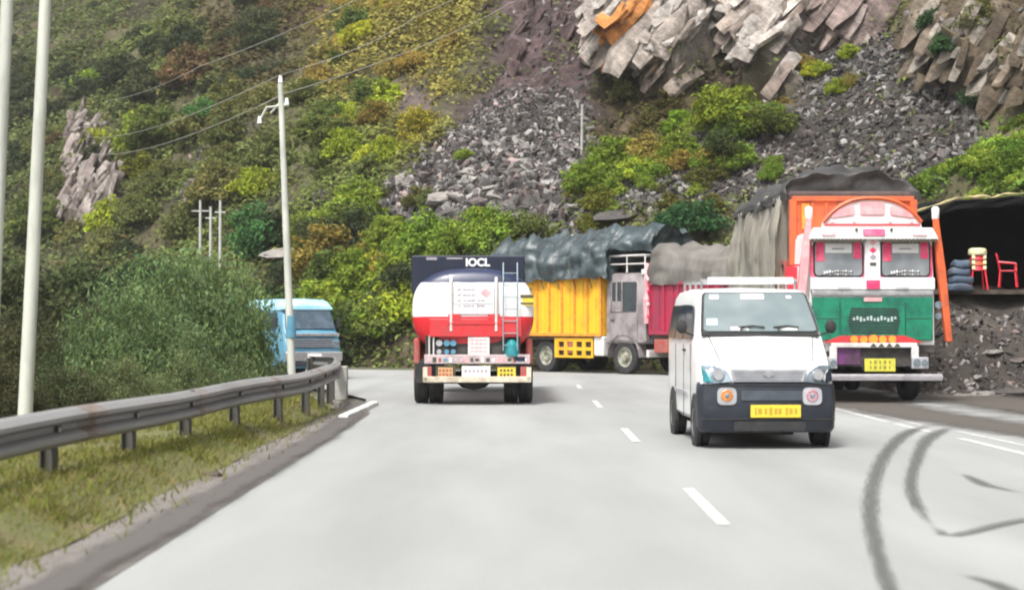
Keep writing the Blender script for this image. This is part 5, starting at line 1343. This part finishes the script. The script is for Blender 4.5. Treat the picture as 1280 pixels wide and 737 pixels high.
for (x, y, s, k, lab, fl) in [(592, 212, .62, 1, 'pale slab lying highest of the large blocks on the left of the middle rockfall', .7), (563, 246, .95, 4, 'large pale block low on the left of the middle rockfall', .8), (588, 222, .5, 4, 'pale leaning block right of the topmost slab on the middle rockfall', .8),
                              (1142, 68, .42, 1, 'whitish boulder alone at the top of the right rockfall', .9), (365, 312, 1.35, 1, 'flat pale slab of rock jutting out behind the slim power pole', .28), (940, 52, .7, 7, 'round pale boulder wedged under the overhang of the cliff', .95),
                              (770, 268, 1.1, 2, 'dark flat boulder on the slope above the teal tarpaulin', .5), (276, 206, .55, 4, 'pale boulder among the scrub left of the slim power pole', .8), (440, 275, .6, 1, 'pale flat stone above the bright green thicket', .5), (465, 275, .45, 4, 'small pale stone right of the flat one above the thicket', .6)]:
    loc, nr, _ = hit(x, y)
    if loc: put_rock('boulder', loc, s, lab, None, k, 'boulder', (R(12), R(-8), R(x % 60)), fl)
# rubble on the bank
n = 4200; X = rng.uniform(8.4, 16.5, n); D = rng.uniform(35.0, 40.6, n) - .4; Zs = np.array([bank_h(x, d) for x, d in zip(X, D)]); keep = (Zs > -.02) & ((D < 39.1) | (X < 9)); 
P = np.stack([X, D, Zs], 1)[keep]; rock_stuff('rubble', P, rng.uniform(.03, .12, len(P)), stone_cols(len(P), .05, .3, (1, .92, .88)))
for (x, y, d, s, k, lab, fl) in [(1262, 432, 37.0, .55, 2, 'long dark flat boulder on the rubble bank under the shack', .5), (1225, 455, 36.5, .3, 1, 'pale stone low on the rubble bank left of the dark boulder', .7), (1250, 470, 36.3, .36, 0, 'grey stone at the foot of the rubble bank below the dark boulder', .7), (1205, 470, 36.4, .26, 4, 'pale stone at the foot of the rubble bank nearest the lorry', .6), (1240, 400, 38.0, .2, 1, 'small pale stone high on the rubble bank', .8), (1222, 425, 37.2, .2, 7, 'whitish stone in the middle of the rubble bank', .8), (1272, 400, 38.0, .22, 3, 'grey stone above the dark boulder on the rubble bank', .8)]:
    p = at(x, y, d); p.z = bank_h(p.x, d) + .05; put_rock('boulder', p, s, lab, None, k, 'boulder', (0, 0, R(20 + x % 30)), fl)

# broken blocks that make up the cliff faces, laid along the dipping beds
def slab_mesh(seed):
    rr = np.random.default_rng(seed); p = rr.uniform(-1, 1, (15, 3)); ax = rr.integers(0, 3, 15); p[np.arange(15), ax] = np.sign(p[np.arange(15), ax])
    bm = bmesh.new(); vs = [bm.verts.new(q) for q in p]; h = bmesh.ops.convex_hull(bm, input=vs)
    bmesh.ops.delete(bm, geom=list({g for g in h['geom_interior'] if isinstance(g, bmesh.types.BMVert)}), context='VERTS'); bmesh.ops.triangulate(bm, faces=bm.faces); bmesh.ops.recalc_face_normals(bm, faces=bm.faces)
    bm.verts.index_update(); v = np.array([q.co[:] for q in bm.verts]); f = np.array([[q.index for q in t.verts] for t in bm.faces]); bm.free(); return v, f
# area that each vertex of the hillside stands for, so steep faces get their share
_G = hp2.reshape(NU, NV, 3); _du = np.gradient(_G, axis=0); _dv = np.gradient(_G, axis=1)
AREA = np.linalg.norm(np.cross(_du, _dv), axis=-1).ravel()
def cliff_blocks(mask, n, s0, s1, cols, dip, seed):
    P, ids = sample_mask(mask * AREA, n)
    vs = [slab_mesh(700 + k + seed) for k in range(14)]; VV = []; CC = []; FF = []; nb = 0
    for p, i in zip(P, ids):
        nn = Vector((hn[i][0], hn[i][1], .25)).normalized()
        along = Vector((math.cos(R(dip)), 0, math.sin(R(dip)))); along = (along - nn * along.dot(nn)).normalized(); wid = nn.cross(along)
        Rm = Matrix((along, wid, nn)).transposed() @ Matrix.Rotation(rng.normal() * .13, 3, 'Z') @ Matrix.Rotation(rng.normal() * .12, 3, 'Y') @ Matrix.Rotation(rng.normal() * .2, 3, 'X')
        s = s0 + (s1 - s0) * rng.random() ** 1.8
        v, f = vs[int(rng.integers(14))]; v = v * np.array([rng.uniform(1.0, 2.4), rng.uniform(.4, .9), rng.uniform(.16, .36)]) * s; FF.append(f + nb); nb += len(v)
        VV.append(v @ np.array(Rm).T + p + np.array(nn) * .03); c = np.array(cols[int(rng.integers(len(cols)))]) * rng.uniform(.75, 1.2); q_ = to_px(VV[-1].mean(0)[None])[0]
        if s < .72 and abs(q_[0] - 774 + (q_[1] - 45) * .25) < 21 and 12 < q_[1] < 84: c = np.array((.60, .25, .08)) * rng.uniform(.8, 1.2)
        CC.append(np.tile(c, (len(v), 1)))
    Fc = np.concatenate(FF); CC = np.concatenate(CC); CC = np.concatenate([CC, np.full((len(CC), 1), .7)], 1)
    return tag(link_mesh('cliff_blocks', np_mesh('cliff_blocks', np.concatenate(VV), Fc, M['hill'], CC)), kind='stuff')
pal = sstep(985, 1060, px[:, 0])
cliff_blocks(Z['cliff'] ** 2 * (1 - pal), 1500, .18, .75, [(.36, .31, .27), (.42, .37, .33), (.30, .25, .21), (.2, .16, .135), (.46, .42, .38)], 50, 0)
cliff_blocks(Z['cliff'] ** 4, 45, .7, 1.15, [(.36, .31, .27), (.42, .37, .33), (.33, .28, .245)], 50, 7)
cliff_blocks(Z['cliff'] ** 2 * pal, 420, .2, .8, [(.36, .28, .25), (.40, .33, .30), (.26, .2, .18)], 60, 20)
cliff_blocks(Z['rcliff'] ** 2, 520, .15, .7, [(.16, .125, .085), (.2, .16, .12), (.11, .085, .06), (.27, .24, .2)], 62, 40)
cliff_blocks(Z['outcrop'] ** 2, 160, .25, .9, [(.26, .22, .2), (.32, .28, .25), (.17, .14, .125)], 75, 60)
cliff_blocks(Z['chute'] ** 2 * sstep(120, 0, px[:, 1]), 160, .12, .45, [(.10, .068, .066), (.125, .09, .085), (.065, .047, .047)], 60, 80)
cliff_blocks(Z['under'] ** 2, 300, .12, .5, [(.10, .075, .045), (.075, .055, .035), (.13, .10, .07)], 40, 100)

# ================================================================== PLANTS
def leaves(P, N, L, W, r=None):
    """rhombic leaves at P, facing N, of length L and width W -> verts (4n,3)"""
    n = len(P); t = rng.normal(size=(n, 3)); t -= N * (t * N).sum(1)[:, None]; t /= np.linalg.norm(t, axis=1)[:, None] + 1e-9; b = np.cross(N, t)
    L = np.broadcast_to(L, n)[:, None]; W = np.broadcast_to(W, n)[:, None]
    fold = N * L * .12
    return np.stack([P - t * L * .5, P + b * W * .5 + fold, P + t * L * .5, P - b * W * .5 + fold], 1).reshape(-1, 3)
def quads(n): return np.arange(4 * n).reshape(n, 4)
def unit(n):
    v = rng.normal(size=(n, 3)); return v / np.linalg.norm(v, axis=1)[:, None]
def crown(name, clumps, per, R_=(1, 1, .8), leaf=.16, spread=.26, flat=.5, mat=None, droop=0):
    """leaf clumps spread through an ellipsoid of unit size standing on z=0"""
    c = unit(clumps) * (rng.random(clumps) ** .45)[:, None]; c[:, 2] = np.abs(c[:, 2]) * 1.0
    c *= np.array(R_) * (.82 + .25 * rng.random(clumps))[:, None]; c[:, 2] += .12
    br = rng.uniform(.65, 1.25, clumps)
    d = unit(clumps * per); P = np.repeat(c, per, 0) + d * (rng.uniform(.3, 1, (clumps * per, 1)) ** .5) * spread * np.array([1, 1, .75])
    P[:, 2] -= droop * rng.random(len(P)) * spread
    N = d * (1 - flat) + np.array([0, -.1, 1]) * flat + unit(len(P)) * .55; N /= np.linalg.norm(N, axis=1)[:, None]
    n = len(P); V = leaves(P, N, rng.uniform(.4, 1.6, n) * leaf, rng.uniform(.5, 1.4, n) * leaf * .55)
    tone = np.repeat(br, per) * rng.uniform(.75, 1.25, n); c3 = np.stack([tone * rng.uniform(.85, 1.15, n), tone, tone * rng.uniform(.8, 1.2, n)], 1)
    return np_mesh(name, V, quads(n), mat or M['leaf'], np.repeat(c3, 4, 0))
CROWN = [crown('crown', 52 + 6 * k, 46, (1, .8 + .05 * k, .65 + .12 * k), .105 + .01 * k, .24) for k in range(6)]
TALL = [crown('crown', 70, 44, (.75, .75, 1.5), .115, .24) for k in range(2)]
SPIKY = [crown('crown', 75, 34, (1, 1, .75), .16, .3, .2) for k in range(2)]
def stem_mesh():
    q = MB()
    for k in range(7):
        a = k * .9 + .3; q.tube([(0, 0, -.3), (.25 * math.cos(a), .25 * math.sin(a), .25), (.6 * math.cos(a), .6 * math.sin(a), .62 + .1 * (k % 2))], [.035, .025, .01], 5)
    me = bpy.data.meshes.new('stems'); me.from_pydata(q.v, [], q.f); me.materials.append(M['bark']); return me
STEM = stem_mesh()
def bush(P, s, col, label, group=None, meshes=CROWN, name='bush', zs=1.0, cat='bush'):
    t = bpy.data.objects.new(name, None); COL.objects.link(t); t.empty_display_size = .2
    t.location = P; t.rotation_euler = (0, 0, rng.uniform(0, 6.28)); t.scale = (s, s, s * zs); tag(t, label, cat, group)
    c = bpy.data.objects.new('crown', meshes[int(rng.integers(len(meshes)))]); COL.objects.link(c); c.parent = t
    j = rng.uniform(.8, 1.2); c.color = (col[0] * j * rng.uniform(.9, 1.1), col[1] * j, col[2] * j, 1)
    b = bpy.data.objects.new('stem', STEM); COL.objects.link(b); b.parent = t
    return t
LIME, GOLD, OLIVE, DARK, MID, FRESH, TEALG, RUST = (.36, .40, .045), (.31, .25, .065), (.165, .175, .06), (.07, .088, .042), (.14, .18, .05), (.22, .30, .045), (.09, .14, .065), (.17, .12, .06)

# --- undergrowth over the soil: one mass of leaf tufts, coloured as the slope is
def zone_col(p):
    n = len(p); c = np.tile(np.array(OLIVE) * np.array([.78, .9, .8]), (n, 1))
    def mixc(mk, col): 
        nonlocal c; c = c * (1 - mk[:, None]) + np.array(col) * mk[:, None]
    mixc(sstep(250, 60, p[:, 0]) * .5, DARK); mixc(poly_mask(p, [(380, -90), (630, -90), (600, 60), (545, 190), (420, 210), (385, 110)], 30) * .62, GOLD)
    mixc(poly_mask(p, [(270, -90), (400, -90), (380, 120), (330, 190), (250, 60)], 35) * .75, (.075, .05, .035)); mixc(poly_mask(p, [(370, 130), (500, 140), (500, 260), (370, 260)], 30) * .7, MID)
    mixc(poly_mask(p, [(750, 70), (1000, 110), (880, 160), (760, 220)], 20) * .7, (.10, .08, .03)); mixc(poly_mask(p, [(1140, 200), (1300, 110), (1300, 260), (1140, 260)], 15) * .95, (.10, .165, .03))
    mixc(poly_mask(p, [(1170, -90), (1400, -90), (1400, 130), (1190, 110)], 20) * .7, (.105, .085, .04)); mixc(poly_mask(p, [(380, 290), (660, 270), (660, 460), (380, 460)], 20) * .6, MID)
    return c
bare = np.clip(Z['scree'] + Z['scree2'] * .93 + Z['cliff'] + Z['chute'] * .97 + Z['outcrop'] * .95 + Z['rcliff'] * .45 + Z['ochre'] + Z['purple'] * .8 + Z['under'] * .35, 0, 1)
patch = sstep(-.45, .25, fbm(hp * .28 + 3, 4)) * .8 + .2
wgt = (1 - bare) * patch / np.maximum(px[:, 1] * 0 + 1, 1)
P, ids = sample_mask(wgt, 52000)
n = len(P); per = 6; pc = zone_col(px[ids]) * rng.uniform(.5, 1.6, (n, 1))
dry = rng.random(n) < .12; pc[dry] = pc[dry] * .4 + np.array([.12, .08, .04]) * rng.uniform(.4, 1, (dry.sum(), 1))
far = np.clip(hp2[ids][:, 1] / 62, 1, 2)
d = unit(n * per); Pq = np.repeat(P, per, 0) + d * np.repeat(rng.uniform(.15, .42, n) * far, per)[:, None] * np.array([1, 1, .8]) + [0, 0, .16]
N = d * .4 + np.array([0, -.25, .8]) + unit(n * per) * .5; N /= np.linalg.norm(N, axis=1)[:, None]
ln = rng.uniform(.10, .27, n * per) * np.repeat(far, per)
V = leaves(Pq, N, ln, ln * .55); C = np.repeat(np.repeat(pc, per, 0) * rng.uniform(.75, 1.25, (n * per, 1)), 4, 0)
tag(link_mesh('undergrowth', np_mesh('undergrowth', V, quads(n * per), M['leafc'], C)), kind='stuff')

# --- bushes of the slope, in groups by where they grow
CN = {LIME: 'lime green', GOLD: 'golden', OLIVE: 'olive', DARK: 'dark green', MID: 'mid green', FRESH: 'fresh green', TEALG: 'bluish green', RUST: 'rusty brown'}
def scatter(poly, n, s0, s1, col, word, place, group, meshes=CROWN, soft=10, cols=None, zs=1.0, lift=-.1, keep=.9):
    mk = poly_mask(px, poly, soft) * (1 - np.clip(bare, 0, 1) * keep)
    P, ids = sample_mask(mk, n); xs = [a for a, _ in poly]; ys = [b for _, b in poly]
    for p, i in zip(P, ids):
        c = col if cols is None or rng.random() > .35 else cols[int(rng.integers(len(cols)))]
        s = s0 + (s1 - s0) * rng.random() ** 1.4; w = word if c is col else CN[c]
        sz = ('small', 'medium', 'large')[min(2, int(3 * (s - s0) / (s1 - s0)))]
        bush(Vector(p) + Vector((0, 0, lift)), s, c, f'{sz} {w} bush, {where(px[i, 0], px[i, 1], (min(xs), min(ys), max(xs), max(ys)))} of {place}', group, meshes, zs=zs)
scatter([(385, 0), (620, 0), (590, 70), (540, 170), (440, 170), (400, 110)], 34, .7, 1.4, GOLD, 'golden green', 'the golden slope left of the rockfall', 'golden bushes', cols=[OLIVE, LIME, MID])
scatter([(385, 130), (545, 150), (500, 240), (380, 260)], 22, .7, 1.4, MID, 'mid green', 'the patch below the golden bushes', 'green bushes below the golden ones', cols=[OLIVE, DARK, LIME])
scatter([(60, 0), (350, 0), (340, 110), (70, 170)], 48, .7, 2.1, DARK, 'dark scrubby', 'the high left slope', 'dark bushes on the left slope', cols=[OLIVE, TEALG, RUST])
scatter([(60, 180), (345, 130), (350, 270), (60, 330)], 46, .9, 2.0, OLIVE, 'olive', 'the left slope around the outcrop', 'olive bushes on the left slope', cols=[DARK, MID, RUST, LIME])
scatter([(0, 0), (60, 0), (50, 330), (0, 330)], 12, 1.4, 2.6, DARK, 'dark', 'the far left edge of the slope', 'dark bushes at the far left', cols=[MID])
scatter([(765, 100), (900, 100), (850, 190), (770, 215)], 12, .5, 1.0, (.10, .085, .03), 'brownish', 'the bank under the pale cliff', 'brownish bushes under the cliff', cols=[OLIVE])
scatter([(715, 255), (770, 215), (860, 145), (935, 105), (985, 140), (970, 230), (880, 200), (760, 265)], 52, .5, 1.15, FRESH, 'fresh green', 'the green slope below the pale cliff', 'fresh bushes below the cliff', cols=[LIME, FRESH, GOLD], keep=.3)
scatter([(1000, 75), (1060, 80), (1050, 120), (1005, 115)], 6, .4, .8, LIME, 'yellowish', 'the tufts left of the right rockfall', 'yellowish bushes by the right rockfall', cols=[GOLD])
scatter([(1145, 225), (1290, 150), (1290, 235), (1150, 245)], 34, .3, .8, (.12, .19, .03), 'bright green', 'the grassy bank above the shack', 'bright bushes above the shack', SPIKY, cols=[FRESH])
scatter([(1195, 75), (1235, 85), (1235, 125), (1195, 120)], 5, .5, .85, (.055, .115, .045), 'deep green', 'the cleft beside the right rockfall', 'deep green bushes in the cleft')
scatter([(1180, 0), (1280, 0), (1280, 150), (1240, 140)], 9, .4, .9, OLIVE, 'olive', 'the brown cliff at the right edge', 'bushes on the right cliff', cols=[RUST])
scatter([(395, 290), (655, 280), (660, 330), (520, 360), (500, 430), (400, 420)], 46, .8, 1.5, FRESH, 'bright green', 'the thicket behind the tanker', 'thicket behind the tanker', cols=[MID, LIME, GOLD], soft=6, zs=1.05)
scatter([(330, 330), (470, 300), (520, 330), (505, 440), (430, 450), (330, 420)], 14, .9, 1.5, MID, 'mid green', 'the hedge left of the tanker', 'bushes at the foot of the slope', TALL, cols=[DARK, FRESH], soft=6)
scatter([(470, 245), (560, 240), (560, 280), (420, 300)], 9, .4, .9, OLIVE, 'low olive', 'the fringe under the middle rockfall', 'low bushes at the foot of the rockfall', cols=[MID])
scatter([(700, 230), (760, 230), (800, 280), (720, 300)], 8, .4, .8, (.16, .16, .03), 'low yellow green', 'the patch right of the middle rockfall', 'bushes right of the rockfall', cols=[FRESH])
scatter([(820, 210), (900, 220), (890, 262), (830, 260)], 8, .4, .8, (.13, .13, .035), 'low yellowish', 'the patch above the grey tarpaulin', 'bushes above the tarpaulins', cols=[FRESH])
# --- bushes that stand out singly
for x, y, s, c, lab, ms, dz in [(185, 185, 1.9, (.22, .26, .04), 'bright lime bush on the left slope right of the rock outcrop', CROWN, 0), (120, 120, 1.9, (.17, .25, .04), 'lime green spreading bush above the rock outcrop', CROWN, 0), (256, 152, 1.6, (.08, .17, .05), 'vivid green bush between the lime bush and the slim power pole', CROWN, 0),
        (178, 225, 1.3, (.17, .18, .03), 'yellowish bush just below the lime bush on the left slope', CROWN, 0), (520, 180, 1.25, (.27, .26, .04), 'pale yellow bush beside the left edge of the middle rockfall', TALL, 0), (582, 198, .5, (.17, .2, .03), 'small yellow green tuft growing on the middle rockfall', SPIKY, 0),
        (318, 318, 1.6, (.075, .16, .055), 'vivid green shrub at the foot of the distant poles', TALL, 0), (868, 290, 1.25, (.045, .105, .04), 'deep green bush above the grey tarpaulin of the crimson lorry', CROWN, 0), (845, 288, .9, (.05, .115, .042), 'small deep green bush left of the large one above the grey tarpaulin', CROWN, 0),
        (905, 158, 1.7, (.2, .25, .03), 'large bright green bush under the overhanging cliff', CROWN, 0), (850, 170, 1.0, (.18, .28, .03), 'bright green bush left of the large one under the cliff', CROWN, 0), (955, 165, 1.4, (.12, .14, .03), 'olive bush right of the large bright one under the cliff', CROWN, 0), (600, 300, 1.2, FRESH, 'fresh green bush directly above the tanker', CROWN, 0)]:
    loc, nr, _ = hit(x, y)
    if loc: bush(loc + Vector((0, -.45 * s, -.1 * s)), s, tuple(1.25 * q_ for q_ in c), lab, None, ms)
# --- small tree on the slope under the cliff
loc, _, _ = hit(905, 222)
t = thing('tree', 'small dark tree with a bare trunk standing on the slope under the bright bushes', 'tree', loc)
q = MB(); q.tube([(0, 0, -.3), (.05, 0, .6), (-.05, .05, 1.3)], [.11, .08, .05], 7); q.tube([(0, 0, .8), (.4, 0, 1.5)], [.05, .02], 6); q.tube([(0, 0, .9), (-.4, .1, 1.6)], [.05, .02], 6); q.build('trunk', M['bark'], t)
c = bpy.data.objects.new('crown', CROWN[1]); COL.objects.link(c); c.parent = t; c.location = (0, 0, .95); c.scale = (.85, .85, 1.1); c.color = (.075, .10, .035, 1)

# --- leafy shrubs behind the guardrail, close to the road
SHR = [crown('crown', 120, 135, (1, 1, .88 + .08 * k), .047, .2, .3) for k in range(3)]
def shrub(px_, d, zb, h, w, col, label, group=None):
    p = Vector(((px_ - CX) / F * d, d, zb)); k = int(rng.integers(3)); t = thing('roadside_shrub', label, 'shrub', p, rng.uniform(0, 6.28), group); t.scale = (w, w, h)
    c = link_mesh('crown', SHR[k], t); c.color = (col[0] * 2.8, col[1] * 1.9, col[2] * 2.1, 1)
    c.scale = (.8, .8, .96); st_o = link_mesh('stem', STEM, t); st_o.scale = (.7, .7, .7)
SG = 'shrubs behind the guardrail'
for x, d, h, w, col, lab in [(212, 29, 2.75, 1.75, (.055, .115, .045), 'tall leafy green shrub behind the guardrail, fullest of the row'), (272, 30, 2.7, 1.35, (.06, .125, .045), 'leafy shrub behind the guardrail just left of the pale blue truck'), (160, 27, 2.1, 1.4, (.05, .105, .04), 'leafy shrub behind the guardrail between the near pole and the fullest one'),
        (300, 33, 2.2, .85, (.05, .10, .04), 'narrow leafy shrub whose branches cover the side of the pale blue truck'), (108, 28, 1.25, 1.2, (.03, .06, .025), 'low dark shrub just right of the near leaning pole'), (60, 31, 1.4, 1.4, (.025, .042, .018), 'dark shrub behind the near leaning pole'), (8, 29, 1.5, 1.3, (.03, .045, .02), 'dark shrub at the left edge behind the guardrail'),
        (250, 27, 1.5, 1.2, (.05, .10, .04), 'low shrub in front of the tall leafy ones'), (338, 37, 1.0, .7, (.05, .095, .045), 'small shrub at the foot of the slim power pole'), (225, 36, 3.0, 1.6, (.065, .13, .045), 'tall shrub standing at the back of the leafy row'), (130, 38, 2.0, 1.6, (.03, .055, .022), 'tall dim shrub far back between the poles'), (20, 40, 2.2, 1.9, (.022, .035, .016), 'tall dim shrub far back at the left edge')]:
    shrub(x, d, -.1, h, w, col, lab, SG)
for x, d, h, w, col, lab in [(75, 23.5, .95, .9, (.03, .05, .022), 'low bushy shrub close behind the rail, right of the near pole base'), (150, 24, 1.05, .9, (.055, .095, .04), 'low bushy shrub close behind the rail under the tall leafy ones'), (-5, 22.5, 1.0, .9, (.028, .042, .02), 'low shrub close behind the rail at the left edge'), (225, 26, 1.0, .8, (.055, .1, .04), 'low shrub close behind the rail below the fullest leafy shrub'), (290, 28.5, 1.0, .8, (.055, .1, .04), 'low shrub close behind the rail left of the slim power pole')]:
    shrub(x, d, -.05, h, w, col, lab, SG)
# pale dry plants low behind the rail
for x, d, s, col, lab in [(75, 45, 1.6, (.10, .11, .05), 'dry olive bush far behind the near pole'), (20, 60, 2.6, (.06, .075, .03), 'dark bush far back at the left edge below the slope'), (110, 62, 2.6, (.07, .085, .035), 'olive bush far back beside the near pole'), (190, 66, 2.8, (.06, .10, .04), 'green bush far back behind the leafy row'), (330, 62, 2.0, (.06, .11, .035), 'green bush far back behind the pale blue truck'), (395, 63, 1.7, (.05, .085, .03), 'dark green bush far back above the pale blue truck')]:
    bush(Vector(((x - CX) / F * d, d, -.1)), s, col, lab, None, TALL)

# --- grass on the verge and along the foot of the rail
n = 70000; D = 6 + 32 * rng.random(n) ** 1.7; off = rng.random(n) ** .9 * 2.6; X = -3.2 - off - np.maximum(0, D - 29) ** 1.6 * .07
ed = rng.random(n) < .22; off = np.where(ed, .12 + .2 * rng.normal(size=n), off); X = np.where(ed, -3.2 - off - np.maximum(0, D - 29) ** 1.6 * .07, X); keepg = ed | (fbm(np.stack([X * 1.1, D * .5, X * 0], 1), 3) > -.55 + .4 * (off < .25)); X, D = X[keepg], D[keepg]; n = len(X)
h = rng.uniform(.03, .09, n); a = rng.uniform(0, 6.28, n); w = .009; lean = rng.normal(size=(n, 2)) * .045
B = np.stack([X, D, np.array([verge_z(o_) - .02 for o_ in -2.98 - X - np.maximum(0, D - 29) ** 1.6 * .07])], 1); sd = np.stack([np.cos(a) * w, np.sin(a) * w, 0 * a], 1); tp = B + np.stack([lean[:, 0], lean[:, 1], h], 1)
V = np.stack([B - sd, B + sd, tp + sd * .3, tp - sd * .3], 1).reshape(-1, 3); cg = np.where(rng.random((n, 1)) < .3, np.array([[.24, .20, .08]]), np.array([[.17, .19, .045]])) * rng.uniform(.7, 1.3, (n, 1))
tag(link_mesh('grass', np_mesh('grass', V, quads(n), M['leafc'], np.repeat(cg, 4, 0))), kind='stuff')



# ------------------------------------------------------------------ thin scattering volume, added to lift the dark tones
q = MB(); q.box((0, 100, 62), (840, 820, 126)); hz = q.build('haze', bpy.data.materials.new('haze'))
hm = hz.data.materials[0]; hm.use_nodes = True; hnt = hm.node_tree; hnt.nodes.remove(hnt.nodes["Principled BSDF"])
pv = hnt.nodes.new("ShaderNodeVolumePrincipled"); pv.inputs["Density"].default_value = 0.0003; pv.inputs["Color"].default_value = (.95, .95, .95, 1)
hnt.links.new(pv.outputs[0], hnt.nodes["Material Output"].inputs["Volume"]); hz["kind"] = "stuff"
